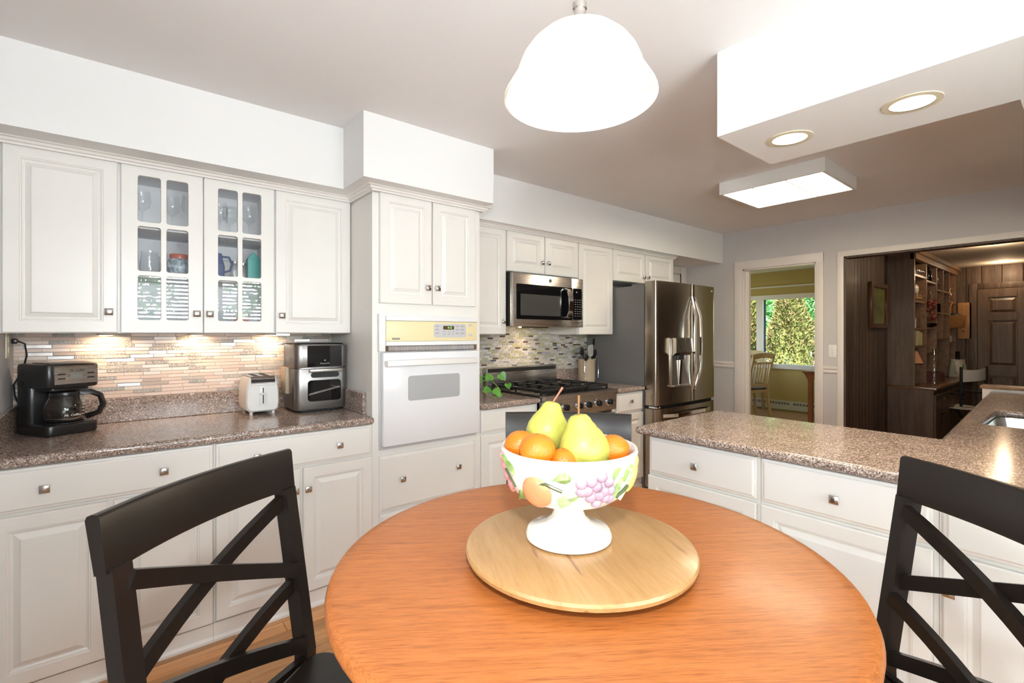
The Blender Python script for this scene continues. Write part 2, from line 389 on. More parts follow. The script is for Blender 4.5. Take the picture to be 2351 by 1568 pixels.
def plate(outer, holes, t, bev=0.0, bseg=2):
    """flat plate in local xy with holes, z from 0 to t; returns a mesh (via a filled 2-D curve)"""
    cu = bpy.data.curves.new('plate', 'CURVE'); cu.dimensions = '2D'; cu.fill_mode = 'BOTH'
    for lp in [outer] + list(holes):
        sp = cu.splines.new('POLY'); sp.points.add(len(lp) - 1); sp.use_cyclic_u = True
        for i, (x, y) in enumerate(lp): sp.points[i].co = (x, y, 0, 1)
    cu.extrude = t / 2 - bev; cu.bevel_depth = bev; cu.bevel_resolution = bseg; cu.offset = -bev
    o = bpy.data.objects.new('plate', cu); COL.objects.link(o)
    dg = bpy.context.evaluated_depsgraph_get(); me = bpy.data.meshes.new_from_object(o.evaluated_get(dg))
    bpy.data.objects.remove(o); bpy.data.curves.remove(cu)
    me.transform(Matrix.Translation((0, 0, t / 2))); me.materials.clear()
    return me
def upright(me, y=0.0):           # plate drawn in (x, z) -> stands facing -y, its front face at y
    me.transform(Matrix(((1, 0, 0, 0), (0, 0, -1, y), (0, 1, 0, 0), (0, 0, 0, 1)))); return me
def smooth(me, ang=40):
    for p in me.polygons: p.use_smooth = True
    me.set_sharp_from_angle(angle=math.radians(ang)); return me
def lettering(name, text, size, mat, parent, loc, rot=(PI / 2, 0, 0), align='CENTER', shear=0.0, depth=.0004):
    cu = bpy.data.curves.new(name, 'FONT'); cu.body = text; cu.size = size; cu.align_x = align; cu.align_y = 'CENTER'; cu.extrude = depth; cu.shear = shear; cu.resolution_u = 2
    o = bpy.data.objects.new(name, cu); COL.objects.link(o)
    dg = bpy.context.evaluated_depsgraph_get(); me = bpy.data.meshes.new_from_object(o.evaluated_get(dg)); bpy.data.objects.remove(o); bpy.data.curves.remove(cu)
    me.materials.clear(); p = put(name, me, mat, parent, loc); p.rotation_euler = rot; return p

# ------------------------------------------------------------------ the setting
XL, XB, YA, YN, ZC, ZS = -.385, 5.25, 3.13, -1.30, 2.48, 2.15     # left wall, far wall, cabinet wall, window wall, ceiling, soffit underside
fl = struct('floor', MB().box(XL, XB + .12, YN, YA, -.06, -.006), 'dark_gap', 'honey coloured wooden plank floor of the kitchen', 'floor')
row = 0; y = YN
pcache = {}
while y < YA - .01:
    x = XL - random.random() * .9
    while x < XB:
        ln = random.choice((1.0, 1.4, 1.8)); a, b = max(x, XL), min(x + ln, XB)
        if b - a > .03: MB().rbox(0, b - a - .0015, 0, .0815, -.006, 0, .0012, 1).build('plank', 'floor_wood', fl, (a, y, 0))
        x += ln
    y += .083
struct('ceiling', MB().box(XL, XB, YN, YA, ZC, ZC + .08), 'ceiling_paint', 'flat pale painted kitchen ceiling', 'ceiling')
struct('wall_back', MB().box(XL, XB, YA, YA + .12, 0, ZC), 'wall_grey', 'grey kitchen wall behind the white cabinets', 'wall')
struct('wall_left', MB().box(XL - .12, XL, .76, YA, 0, ZC).box(XL - .12, XL, YN, -1.08, 0, ZC).box(XL - .12, XL, -1.08, .76, 2.07, ZC).box(XL - .12, XL, -1.08, .76, 0, .06), 'wall_grey', 'pale grey side wall at the end of the coffee counter', 'wall')
# wall behind the camera, with the window whose light fills the room
wx0, wx1, wz0, wz1 = .07, 1.83, .95, 2.06
struct('wall_front', MB().box(XL, wx0, YN - .12, YN, 0, ZC).box(wx1, XB, YN - .12, YN, 0, ZC).box(wx0, wx1, YN - .12, YN, 0, wz0).box(wx0, wx1, YN - .12, YN, wz1, ZC), 'wall_grey', 'grey wall holding the kitchen window', 'wall')
w1 = thing('window_1', 'white kitchen window with horizontal blinds', 'window', (0, 0, 0), kind='structure')
MB().box(wx0 - .06, wx1 + .06, YN - .002, YN + .02, wz1, wz1 + .06).box(wx0 - .06, wx1 + .06, YN - .002, YN + .03, wz0 - .06, wz0).box(wx0 - .06, wx0, YN - .002, YN + .02, wz0, wz1).box(wx1, wx1 + .06, YN - .002, YN + .02, wz0, wz1).box(.93, .97, YN - .05, YN - .01, wz0, wz1).build('window_frame', 'trim_white', w1)
slm = None
for k in range(24):
    z = wz0 + .03 + k * .046
    if slm is None:
        s_ = MB().box(wx0 + .01, wx1 - .01, -.02, .02, -.001, .001).build('blind_slat', 'blind_white', w1, (0, YN - .004, z)); slm = s_.data
    else: s_ = put('blind_slat', slm, None, w1, (0, YN - .004, z))
    s_.rotation_euler = (math.radians(38), 0, 0)
pd_ = thing('door_5', 'glazed white patio door beside the camera', 'door', (XL, 0, 0), kind='structure')
MB().box(-.08, -.03, -1.08, -1.0, .06, 2.07).box(-.08, -.03, .68, .76, .06, 2.07).box(-.08, -.03, -1.0, .68, .06, .16).box(-.08, -.03, -1.0, .68, 1.98, 2.07).box(-.08, -.03, -.20, -.10, .16, 1.98).build('door_frame', 'trim_white', pd_)
for a_, b_ in ((-1.0, -.20), (-.10, .68)): MB().box(-.057, -.053, a_, b_, .16, 1.98).build('pane', 'pane', pd_)
struct('ceiling_sun_block', MB().box(-4.2, XL - .13, -3.2, 1.6, 2.52, 2.60).box(XL - .13, 3.5, -3.2, YN - .13, 2.52, 2.60), 'trim_white', 'added unseen roof slab keeping sun out of the patio door', 'roof')  # slabs added out of view to block sun through patio door and window
# far wall with the doorway to the dining room and the wide opening to the den
D1a, D1b, D1z = 1.747, 2.465, 2.06; D2a, D2b, D2z = -.95, 1.522, 2.085
mb = MB(); TX = XB + .12
mb.box(XB, TX, D1b, YA + .12, 0, ZC).box(XB, TX, D2b, D1a, 0, ZC).box(XB, TX, YN - .12, D2a, 0, ZC).box(XB, TX, D1a, D1b, D1z, ZC).box(XB, TX, D2a, D2b, D2z, ZC)
struct('wall_right', mb, 'wall_grey', 'grey far wall with two openings', 'wall')
def casing(name, ya, yb, zt, w, label, wb=None):
    t = thing(name, label, 'door frame', (0, 0, 0), kind='structure')
    MB().rbox(XB - .018, XB, yb - .004, yb + w, 0, zt + w, .004).build('side_casing', 'trim_white', t)
    if ya > -.5: MB().rbox(XB - .018, XB, ya - (wb or w), ya + .004, 0, zt + w, .004).build('side_casing', 'trim_white', t)
    MB().rbox(XB - .019, XB, ya - (wb or w), yb + w, zt - .004, zt + w, .004).build('head_casing', 'trim_white', t)
    MB().box(XB, TX, yb - .018, yb, 0, zt).box(XB, TX, ya, ya + .018, 0, zt).box(XB, TX, ya, yb, zt - .018, zt).build('jamb', 'trim_white' if wb else 'den_wood', t)
    return t
t1 = casing('door_1', D1a, D1b, D1z, .085, 'white framed doorway to the olive dining room', .062)
MB().box(XB + .035, XB + .07, D1b - .055, D1b - .018, 0, D1z - .018).build('pocket_door_edge', 'trim_white', t1)
t2 = casing('door_2', D2a, D2b, D2z, .048, 'wide white framed opening to the wood panelled den')
# short flights of chair rail
def rail(name, ya, yb, label):
    pr = [(0, -.035), (-.012, -.033), (-.018, -.02), (-.010, -.008), (-.022, .010), (-.022, .022), (-.010, .030), (0, .032)]
    t = MB(); n = len(pr); t.raw([(XB + p, yy, 1.018 + q) for yy in (ya, yb) for p, q in pr], [[k for k in range(n)], [n + k for k in range(n)][::-1]] + [(k, (k + 1) % n, n + (k + 1) % n, n + k) for k in range(n)])
    struct(name, t, 'trim_white', label, 'chair rail')
rail('trim_1', D1b + .085, 3.12, 'white chair rail between the refrigerator and the doorway')
rail('trim_2', D2b + .048, D1a - .062, 'short white chair rail under the light switch')
# white door set in the cabinet wall beyond the refrigerator
d3 = thing('door_3', 'white panelled door in the corner beyond the refrigerator', 'door', (0, 0, 0), kind='structure')
MB().rbox(5.10, 5.21, YA - .02, YA, 0, 2.145, .004).rbox(4.47, 5.10, YA - .02, YA, 2.06, 2.145, .004).build('casing', 'trim_white', d3)
MB().box(4.47, 5.10, YA - .006, YA, 0, 2.05).build('door_panel', 'trim_white', d3)
# soffits
struct('ceiling_soffit', MB().box(XL, .938, 2.61, YA, ZS, ZC).box(.938, 1.752, 2.33, YA, ZS, ZC).box(1.752, XB, 2.69, YA, ZS, ZC), 'soffit_white', 'white boxed soffit above the wall cabinets', 'soffit')
BX0, BX1, BY1, BYc, BZ = 1.842, 2.335, .966, .17, 2.145
struct('ceiling_beam', MB().prism([(BX0, BY1), (BX0, YN), (XB, YN), (XB, BYc), (BX1, BYc), (BX1, BY1)], 'z', BZ, ZC), 'soffit_white', 'white dropped beam with recessed lights over the peninsula', 'beam')
# crown moulding under the soffits
def crown(path, name, label):
    """path: [(x, y)] of the cabinet face, profile grows to the right-hand side of travel"""
    pr = [(0, -.026), (.010, -.026), (.013, -.018), (.022, -.015), (.027, -.006), (.040, -.004), (.044, 0), (0, 0)]
    n = len(pr); v = []; f = []
    for i, p in enumerate(path):
        p = Vector(p); ds = []
        if i > 0: ds.append((p - Vector(path[i - 1])).normalized())
        if i < len(path) - 1: ds.append((Vector(path[i + 1]) - p).normalized())
        ns = [Vector((d.y, -d.x)) for d in ds]; nn = sum(ns, Vector((0, 0))); nn = nn.normalized() / max(.3, nn.normalized().dot(ns[0]))
        for a, b in pr: v.append((p.x + nn.x * a, p.y + nn.y * a, ZS + b))
    for i in range(len(path) - 1):
        for k in range(n): f.append((i * n + k, i * n + (k + 1) % n, (i + 1) * n + (k + 1) % n, (i + 1) * n + k))
    f += [list(range(n)), [(len(path) - 1) * n + k for k in range(n)]]
    struct(name, MB().raw(v, f), 'cab_white', label, 'moulding')
crown([(XL, 2.772), (1.040, 2.772), (1.040, 2.452), (1.756, 2.452), (1.756, 2.772)], 'trim_3', 'white crown moulding over the near cabinets and oven tower')
crown([(1.806, 2.772), (4.412, 2.772)], 'trim_4', 'white crown moulding above the microwave and refrigerator cabinets')

# ------------------------------------------------------------------ cabinets
def door_mesh(w, h, raised=True, t=.02, st=.049):
    """raised-panel front, x 0..w, z 0..h, back at y=0, face at y=-t"""
    if raised: rings = [(0, 0), (0, t - .004), (.004, t), (st, t), (st + .002, t - .0035), (st + .006, t - .0035), (st + .008, t - .010), (st + .013, t - .0125), (st + .017, t - .0125), (st + .034, t - .003), (st + .036, t - .0005), (st + .039, t)]
    else: rings = [(0, 0), (0, t - .008), (.003, t - .006), (.010, t - .005), (.013, t - .001), (.016, t)]
    mx = .48 * min(w, h); v = []; f = []
    for a, d in rings:
        a = min(a, mx); v += [(a, -d, a), (w - a, -d, a), (w - a, -d, h - a), (a, -d, h - a)]
    for i in range(len(rings) - 1):
        for k in range(4): f.append((4 * i + k, 4 * i + (k + 1) % 4, 4 * i + 4 + (k + 1) % 4, 4 * i + 4 + k))
    n = 4 * (len(rings) - 1); f.append((n, n + 1, n + 2, n + 3))
    return MB().raw(v, f)
KNOB = None
def knob(parent, x, y, z):
    """square nickel knob standing off a front that faces -y"""
    global KNOB
    if KNOB is None:
        b = MB(); b.raw([], [])
        v = []; f = []
        for i, (h, d) in enumerate(((.006, 0), (.0055, .010), (.008, .014), (.0145, .0165), (.0150, .0185), (.0135, .0205), (.007, .0235))):
            v += [(-h, -d, -h), (h, -d, -h), (h, -d, h), (-h, -d, h)]
        for i in range(6):
            for k in range(4): f.append((4 * i + k, 4 * i + (k + 1) % 4, 4 * i + 4 + (k + 1) % 4, 4 * i + 4 + k))
        f.append((24, 25, 26, 27)); KNOB = MB().raw(v, f, 0, True).mesh('knob'); KNOB.materials.append(M['nickel'])
    return put('knob', KNOB, None, parent, (x, y, z))
def cabinet(name, label, loc, w, d, z0, z1, fronts, rz=0.0, cat='cabinet', base=False, body=True):
    """fronts: (kind, x0, x1, z0, z1, [(kx, kz)]) in local x and world z; the face frame is at local y=0"""
    t = thing(name, label, cat, loc, rz)
    if body:
        b = MB().box(0, w, 0, d, max(z0, .09) if base else z0, z1)
        if base: b.box(0, w, .006, d, 0, .09)
        b.build('body', 'cab_white', t)
    if base:
        MB().box(0, w, -.004, .006, 0, .075).prism([(-.004, 0), (-.018, 0), (-.016, .010), (-.010, .018), (-.004, .020)], 'x', 0, w).build('base_moulding', 'cab_white', t)
    for kind, x0, x1, a, b, kn in fronts:
        p = door_mesh(x1 - x0, b - a, kind == 'door').build(kind, 'cab_white', t, (x0, -.0005, a))
        for kx, kz in kn: knob(p, kx - x0, -.0195, kz - a)
    return t
# near base run
def L(x, x0): return x - x0
cabinet('base_cabinet', 'white base cabinet with wide two-knob drawer below the coffee maker', (XL + .003, 2.485, 0), .695, .64, 0, .877,
        [('drawer', .012, .692, .712, .871, [(.161, .789), (.517, .789)]), ('door', .012, .337, .085, .699, [(.311, .597)]), ('door', .355, .692, .085, .699, [(.381, .597)])], base=True)
cabinet('base_cabinet', 'white base cabinet below the toaster with a drawer and two doors', (.314, 2.485, 0), .732, .64, 0, .877,
        [('drawer', .008, .727, .712, .871, [(.17, .790), (.550, .790)]), ('door', .008, .362, .088, .699, [(.336, .597)]), ('door', .376, .727, .088, .699, [(.395, .597)])], base=True)
# near wall cabinets
cabinet('wall_cabinet', 'large white wall cabinet with one raised panel door above the coffee maker', (XL, 2.80, 0), .377, .328, 1.362, ZS - .002,
        [('door', .010, .370, 1.364, 2.134, [(.340, 1.457)])])
cabinet('wall_cabinet', 'narrow white wall cabinet above the air fryer oven', (.632, 2.80, 0), .413, .328, 1.362, ZS - .002,
        [('door', .004, .408, 1.364, 2.134, [(.034, 1.457)])])
# glass-fronted cabinet
gc = thing('glass_cabinet', 'white wall cabinet with two glazed six pane doors', 'cabinet', (-.008, 2.80, 0))
b = MB(); w, d = .640, .328
b.box(0, .018, 0, d, 1.362, ZS - .002).box(w - .018, w, 0, d, 1.362, ZS - .002).box(.018, w - .018, 0, d, 1.362, 1.380).box(.018, w - .018, 0, d, 2.125, ZS - .002).box(.018, w - .018, d - .008, d, 1.38, 2.125).box(.309, .322, 0, .018, 1.38, 2.125)
b.build('body', 'interior_blue', gc)
for z in (1.632, 1.858): MB().box(.019, w - .019, .022, d - .009, z - .008, z + .008).build('shelf', 'interior_blue', gc)
def glass_door(x0, x1, kx):
    dw, dh = x1 - x0, .770; xa, xb = .060, dw - .060; xm = (xa + xb) / 2; g = .011
    cols = [(xa, xm - g), (xm + g, xb)]; rows = [(.060, .263), (.285, .490), (.512, .722)]
    hl = [rrect(a, c, e, h, .010) for a, c in cols for e, h in rows]
    me = upright(plate([(0, 0), (dw, 0), (dw, dh), (0, dh)], hl, .020, .0022, 1)); smooth(me, 30)
    dr = put('door', me, 'cab_white', gc, (x0, -.0205 + .020, 1.364))
    me.transform(Matrix.Translation((0, 0, 0)))
    for a, c in cols:
        for e, h in rows: MB().box(a - .003, c + .003, -.0105, -.0085, e - .003, h + .003).build('pane', 'pane', dr)
    knob(dr, kx, -.0195, .093); return dr
glass_door(.004, .316, .286); glass_door(.320, .634, .024)
# oven tower
cabinet('oven_tower', 'tall white cabinet housing the wall oven with doors above and drawers below', (1.046, 2.48, 0), .708, .648, 0, ZS - .002,
        [('door', .037, .353, 1.527, 2.134, [(.325, 1.623)]), ('door', .364, .664, 1.527, 2.134, [(.388, 1.625)]), ('drawer', .037, .662, .392, .692, [(.166, .551), (.532, .556)]), ('drawer', .037, .662, .092, .376, [(.166, .24), (.532, .24)])], base=True)
# far wall cabinets
cabinet('wall_cabinet', 'white wall cabinet between the oven tower and the microwave', (1.756, 2.80, 0), .456, .328, 1.354, ZS - .002, [('door', .030, .450, 1.356, 2.134, [(.420, 1.449)])])
cabinet('wall_cabinet', 'short white two door cabinet directly above the microwave', (2.213, 2.80, 0), .775, .328, 1.827, ZS - .002,
        [('door', .005, .382, 1.828, 2.134, [(.350, 1.915)]), ('door', .394, .768, 1.828, 2.134, [(.420, 1.918)])])
cabinet('wall_cabinet', 'white single door cabinet between microwave and refrigerator', (2.989, 2.80, 0), .453, .328, 1.352, ZS - .002, [('door', .006, .448, 1.354, 2.134, [])])
cabinet('wall_cabinet', 'short cream white two door cabinet above the refrigerator', (3.443, 2.80, 0), .968, .328, 1.842, ZS - .002,
        [('door', .006, .478, 1.844, 2.134, [(.455, 1.902)]), ('door', .498, .964, 1.844, 2.134, [(.520, 1.904)])])
# far base cabinets
cabinet('base_cabinet', 'white base cabinet with drawer left of the range', (1.757, 2.485, 0), .490, .64, 0, .877,
        [('drawer', .004, .474, .728, .872, []), ('door', .004, .474, .088, .712, [])], base=True)
cabinet('base_cabinet', 'narrow white base cabinet between range and refrigerator', (3.050, 2.485, 0), .406, .64, 0, .877,
        [('drawer', .052, .402, .710, .872, [(.225, .800)]), ('door', .052, .402, .138, .694, [])], base=True)
# peninsula units face the camera side (-X)
cabinet('peninsula_cabinet', 'leftmost white peninsula cabinet with one drawer near the refrigerator', (1.975, 1.374, 0), .519, .66, 0, .877,
        [('drawer', .010, .508, .699, .868, [(.250, .778)]), ('door', .003, .508, .088, .685, [(.47, .58)])], rz=-PI / 2, base=True)
cabinet('peninsula_cabinet', 'middle white peninsula cabinet with wide drawer behind the round table', (1.975, .854, 0), .536, .66, 0, .877,
        [('drawer', .006, .524, .699, .868, [(.262, .776)]), ('door', .006, .524, .088, .685, [(.489, .574)])], rz=-PI / 2, base=True)
cabinet('peninsula_cabinet', 'white peninsula cabinet seen through the right chair back', (1.975, .317, 0), .56, .66, 0, .877,
        [('drawer', .010, .55, .699, .868, [(.28, .776)]), ('door', .010, .55, .088, .685, [(.026, .576)])], rz=-PI / 2, base=True)
cabinet('sink_cabinet', 'white cabinet run under the sink counter', (2.70, -.245, 0), 2.54, .60, 0, .70, [], base=False)
# ------------------------------------------------------------------ worktops
def worktop(name, label, outer, holes=(), splash=None):
    me = plate(outer, holes, .038, .0155, 3); smooth(me, 50)
    o = put(name, me, 'quartz', None, (0, 0, .8772)); tag(o, label, 'countertop')
    for bx in (splash or []): MB().rbox(*bx, b=.003, seg=1).build('splash_strip', 'quartz', o)
    return o
z0, z1 = .0382, .158
worktop('countertop', 'speckled brown quartz countertop under the coffee maker and toaster', [(XL + .001, 2.447), (1.044, 2.447), (1.044, YA - .001), (XL + .001, YA - .001)], (),
        [(XL + .021, 1.024, YA - .021, YA - .001, z0, z1), (XL + .001, XL + .021, 2.55, YA - .001, z0, z1), (1.024, 1.0445, 2.56, YA - .001, z0, z1)])
worktop('countertop', 'short brown quartz countertop with trailing plant left of the range', [(1.757, 2.447), (2.245, 2.447), (2.245, YA - .001), (1.757, YA - .001)], (), [(1.758, 2.212, YA - .021, YA - .001, z0, z1)])
worktop('countertop', 'narrow quartz countertop under the utensil crock', [(3.048, 2.447), (3.452, 2.447), (3.452, YA - .001), (3.048, YA - .001)], (), [(3.05, 3.451, YA - .021, YA - .001, z0, z1)])
SK = (3.29, 3.95, -.06, .375)
def skew(x): return .431 + (x - 2.69) * .0445
worktop('countertop', 'large L shaped brown quartz peninsula counter with sink', [(1.924, 1.418), (2.69, 1.418), (2.69, .431), (5.245, skew(5.245)), (5.245, -.26), (1.924, -.26)], [rrect(*SK, .05)])
sk_ = thing('sink', 'stainless steel undermount sink in the peninsula counter', 'sink', (SK[0], SK[2], .70))
sw, sd = SK[1] - SK[0], SK[3] - SK[2]
bm = bmesh.new(); lo = rrect(.02, sw - .02, .02, sd - .02, .05); hi = rrect(-.004, sw + .004, -.004, sd + .004, .052); hi2 = rrect(-.03, sw + .03, -.03, sd + .03, .06)
n = len(lo); v = [(x, y, .0) for x, y in lo] + [(x, y, .176) for x, y in hi] + [(x, y, .176) for x, y in hi2]
MB().raw(v, [list(range(n))] + [(k, (k + 1) % n, n + (k + 1) % n, n + k) for k in range(n)] + [(n + k, n + (k + 1) % n, 2 * n + (k + 1) % n, 2 * n + k) for k in range(n)], 0, True).build('basin', 'steel_sink', sk_)
MB().lathe([(.0, .002), (.04, .002), (.045, .006), (.03, .006)], sw * .5, sd * .5, 16).build('drain', 'chrome', sk_)
# half wall at the end of the sink counter
hw = thing('wall_half', 'low white half wall with brown wooden cap behind the sink counter', 'half wall', (0, 0, 0), kind='structure')
MB().box(XB - .002, XB + .118, D2a + .02, .588, 0, .93).build('body', 'trim_white', hw)
MB().rbox(XB - .02, XB + .14, D2a + .02, .60, .93, .955, .004).build('cap', 'den_lip', hw)
# ------------------------------------------------------------------ mosaic tiling
ts = thing('wall_tiles', 'horizontal mosaic strip tiles behind coffee maker and toaster', 'backsplash', (0, YA, 0), kind='structure')
MB().box(XL, 1.044, -.003, -.0005, 1.036, 1.364).build('grout', 'grout', ts)
tc_ = {}
rng = random.Random(3); rh = .0181; nr = 18
for r in range(nr):
    x = XL - rng.random() * .09; z = 1.038 + r * rh
    while x < 1.04:
        ln = rng.choice((.075, .095, .095, .115)); mi = rng.choices(range(7), (5, 6, 6, 4, 4, 2.2, 1.6))[0]
        a, bb = max(x, XL + .001), min(x + ln, 1.043)
        if bb - a > .012:
            key = (round(bb - a, 3), mi)
            if key not in tc_: tc_[key] = MB().rbox(0, bb - a - .0018, -.0085 if mi in (3, 4) else -.007, -.003, 0, rh - .0018, .0012, 1, 0, False).mesh('tile'); tc_[key].materials.append(TILE_NEAR[mi])
            put('tile', tc_[key], None, ts, (a, 0, z))
        x += ln
tf = thing('wall_tiles', 'small brick mosaic tiles behind the range', 'backsplash', (0, YA, 0), kind='structure')
MB().box(1.756, 3.56, -.003, -.0005, .93, 1.83).build('grout', 'grout', tf)
mb = MB(); rh = .0165
for r in range(53):
    x = 1.757 + (r % 2) * -.027 + (r % 5) * -.006; z = .935 + r * rh
    while x < 3.55:
        mi = rng.choices(range(6), (8, 4, 4, 1.4, 5, .5))[0]; a, bb = max(x, 1.757), min(x + .0525, 3.555)
        if bb - a > .01: mb.box(a, bb - .002, -.006, -.003, z, z + rh - .002, mi)
        x += .0525
ch = mb.build('tile_field', TILE_FAR, tf); ch['kind'] = 'stuff'
# ------------------------------------------------------------------ table, chairs and what stands on the table
TC = CW(.142, .974); TZ = .915
tb = thing('round_table', 'round honey oak counter height table in the foreground', 'table', (TC.x, TC.y, 0))
R_ = .488
MB().lathe([(R_ - .03, TZ - .034), (R_ - .008, TZ - .031), (R_ - .001, TZ - .022), (R_, TZ - .014), (R_ - .004, TZ - .005), (R_ - .012, TZ - .001), (R_ - .03, TZ)], 0, 0, 96).build('table_top', 'oak_top', tb)
MB().lathe([(R_ - .07, TZ - .105), (R_ - .07, TZ - .0345)], 0, 0, 64).build('apron', 'oak_top', tb)
MB().lathe([(.07, .06), (.075, .12), (.05, .2), (.045, .5), (.07, .62), (.06, .72), (.09, .809)], 0, 0, 24).build('pedestal', 'oak_top', tb)
for k in range(4):
    a = k * PI / 2 + .4; c, s = math.cos(a), math.sin(a)
    MB().sweep([(c * .05, s * .05, .16), (c * .18, s * .18, .10), (c * .33, s * .33, .025)], [(-.03, -.025), (.03, -.025), (.03, .025), (-.03, .025)], (-s, c, 0)).build('foot', 'oak_top', tb)
# counter-height chair with a double X back; local: sitter faces +y, back at -y
def chair(label, loc, rz):
    t = thing('counter_chair', label, 'chair', loc, rz, 'black cross back counter chairs')
    HW, SZ, TOP = .197, .615, 1.08
    def yb(z): return -.185 - max(0, z - SZ) * .15 if z > SZ else -.185 - (SZ - z) * .06
    def bow(x): return -.026 * (1 - (x / HW) ** 2)
    for sx in (-1, 1):
        pts = [(sx * (HW - .002), yb(z), z) for z in (0, .2, .4, SZ, .75, .9, .992)]
        MB().sweep(pts, [(-.016, -.017), (.016, -.017), (.016, .017), (-.016, .017)], (1, 0, 0)).build('leg', 'black_wood', t)
        MB().sweep([(sx * .178, .19, z) for z in (0, .3, .57)], [(-.018, -.018), (.018, -.018), (.018, .018), (-.018, .018)], (1, 0, 0)).build('leg', 'black_wood', t)
    # curved top rail
    prof = [(-.047, -.010), (-.047, .010), (.040, .012), (.046, .008), (.048, 0), (.046, -.008), (.040, -.012)]
    pts = []
    for k in range(15):
        x = -.219 + .438 * k / 14; pts.append((x, yb(1.035) - .002 + bow(min(HW, abs(x))) - (.0 if abs(x) < HW else -.004), 1.033))
    MB().sweep(pts, prof, (0, -.15, 1), 0, True).build('top_rail', 'black_wood', t)
    def bar(x0, z0, x1, z1, dy, name='cross_bar'):
        p = []
        for k in range(9):
            u = k / 8; x = x0 + (x1 - x0) * u; z = z0 + (z1 - z0) * u; p.append((x, yb(z) + .012 + bow(x) * .8 + dy, z))
        MB().sweep(p, [(-.008, -.015), (.008, -.015), (.008, .015), (-.008, .015)], (0, 1, 0)).build(name, 'black_wood', t)
    e = HW - .012
    bar(-e, .967, e, .808, -.012); bar(e, .967, -e, .808, .004)
    bar(-e, .775, e, .640, -.012); bar(e, .775, -e, .640, .004)
    bar(-e, .598, e, .598, 0, 'lower_rail')
    pl = plate(rrect(-.205, .205, -.165, .215, .04), [], .03, .009, 3); smooth(pl)
    put('seat', pl, 'black_wood', t, (0, 0, .588))
    for y0, y1, x0, x1 in ((.175, .20, -.16, .16),): MB().box(x0, x1, y0 - .012, y0 + .012, .535, .588).build('apron', 'black_wood', t)
    for sx in (-1, 1):
        MB().box(sx * .178 - .01, sx * .178 + .01, -.17, .175, .535, .588).build('apron', 'black_wood', t)
        MB().box(sx * .182 - .011, sx * .182 + .011, -.19, .18, .20, .235).build('stretcher', 'black_wood', t)
    MB().box(-.165, .165, .18, .20, .24, .275).build('footrest', 'black_wood', t)
    return t
def place_chair(label, mid, face):                                # mid: top rail middle (right, depth); face: direction the sitter looks
    f = Vector(face).normalized(); q = (mid[0] + f.x * .262, mid[1] + f.y * .262)
    w = CW(*q); fv = FW * f.y + RT * f.x
    return chair(label, (w.x, w.y, 0), math.atan2(fv.y, fv.x) - PI / 2)
place_chair('black cross back chair at the left in front of white base cabinets', (-.606, .955), (.972, -.233))
place_chair('black chair behind the fruit bowl facing the camera', (.197, 1.697), (-.106, -.994))
place_chair('black cross back chair cut off by the right edge of the photo', (.905, .879), (-1, .028))
# lazy susan
BC = Vector((.705, .655, 0))
ls = thing('lazy_susan', 'round pine lazy susan board in the middle of the table', 'board', (BC.x, BC.y, TZ))
MB().lathe([(.185, .012), (.210, .013), (.2225, .019), (.2245, .026), (.222, .031), (.214, .0335), (.10, .032), (0, .032)], 0, 0, 80).build('disc', 'pine', ls)
MB().lathe([(.11, 0), (.11, .0125)], 0, 0, 32).build('base', 'pine', ls)
# pedestal fruit bowl
BW = Vector((.704, .683, 0)); bz = TZ + .0325
fb = thing('fruit_bowl', 'white ceramic pedestal bowl with painted relief fruit', 'bowl', (BW.x, BW.y, bz))
prof_o = [(.078, 0), (.086, .003), (.0868, .010), (.083, .017), (.070, .021), (.062, .025), (.046, .032), (.034, .044), (.030, .056), (.033, .066), (.048, .072), (.072, .079), (.096, .089), (.1125, .103), (.1225, .122), (.129, .145), (.133, .165), (.1365, .178), (.1375, .183), (.1355, .187), (.131, .1865), (.1275, .178), (.122, .150), (.113, .120), (.098, .100), (.070, .088), (0, .084)]
MB().lathe([(0, 0)] + prof_o, 0, 0, 72, cap=False).build('bowl_body', 'ceramic', fb)
MB().lathe([(.0705, .0885), (.0983, .1005), (.1125, .1203), (.1215, .150), (.1265, .176)], 0, 0, 64, cap=False).build('pink_glaze', 'ceramic_pink', fb)
def br(z):                                                        # outer bowl radius at height z
    pts = [(z_, r_) for r_, z_ in prof_o[9:20]]
    for (za, ra), (zb, rb) in zip(pts, pts[1:]):
        if za <= z <= zb: return ra + (rb - ra) * (z - za) / (zb - za)
    return .13
CAMA = math.atan2(-BW.y, -BW.x)                                   # direction from the bowl to the camera
def on_bowl(deg, z, out=0.0):                                     # deg > 0 is to the right as the camera sees it
    a = CAMA + math.radians(deg); r = br(z) + out
    nrm = Vector((math.cos(a), math.sin(a), -.25)).normalized(); tan = Vector((-math.sin(a), math.cos(a), 0)); upv = nrm.cross(tan)
    if upv.z < 0: upv = -upv
    return Vector((r * math.cos(a), r * math.sin(a), z)), Matrix((tan, upv, nrm)).transposed()
def relief(name, deg, z, sx, sy, sn, mat, tilt=0.0, out=-.001):
    p, rm = on_bowl(deg, z, out); rm = rm @ Matrix.Rotation(math.radians(tilt), 3, 'Z')
    return MB().sphere(p, 1.0, 16, 10, sc=(sx, sy, sn), rot=rm).build(name, mat, fb)
relief('relief_peach', -28, .124, .031, .031, .010, 'peach_paint', 20)
for d, z in ((8, .147), (16.5, .150), (25, .158), (32, .147), (13.5, .133), (21.5, .140), (29, .130), (8.5, .132), (17, .120), (24.5, .123), (31.5, .117), (24, .108), (35, .131), (36.5, .113)):
    relief('relief_grape', d + 2, z, .0112, .0112, .0092, 'grape_paint', 0, -.002)
relief('relief_pear', 70, .138, .017, .030, .010, 'pearfruit_paint', -30); relief('relief_pear_neck', 74, .162, .011, .017, .007, 'pearfruit_paint', -30)
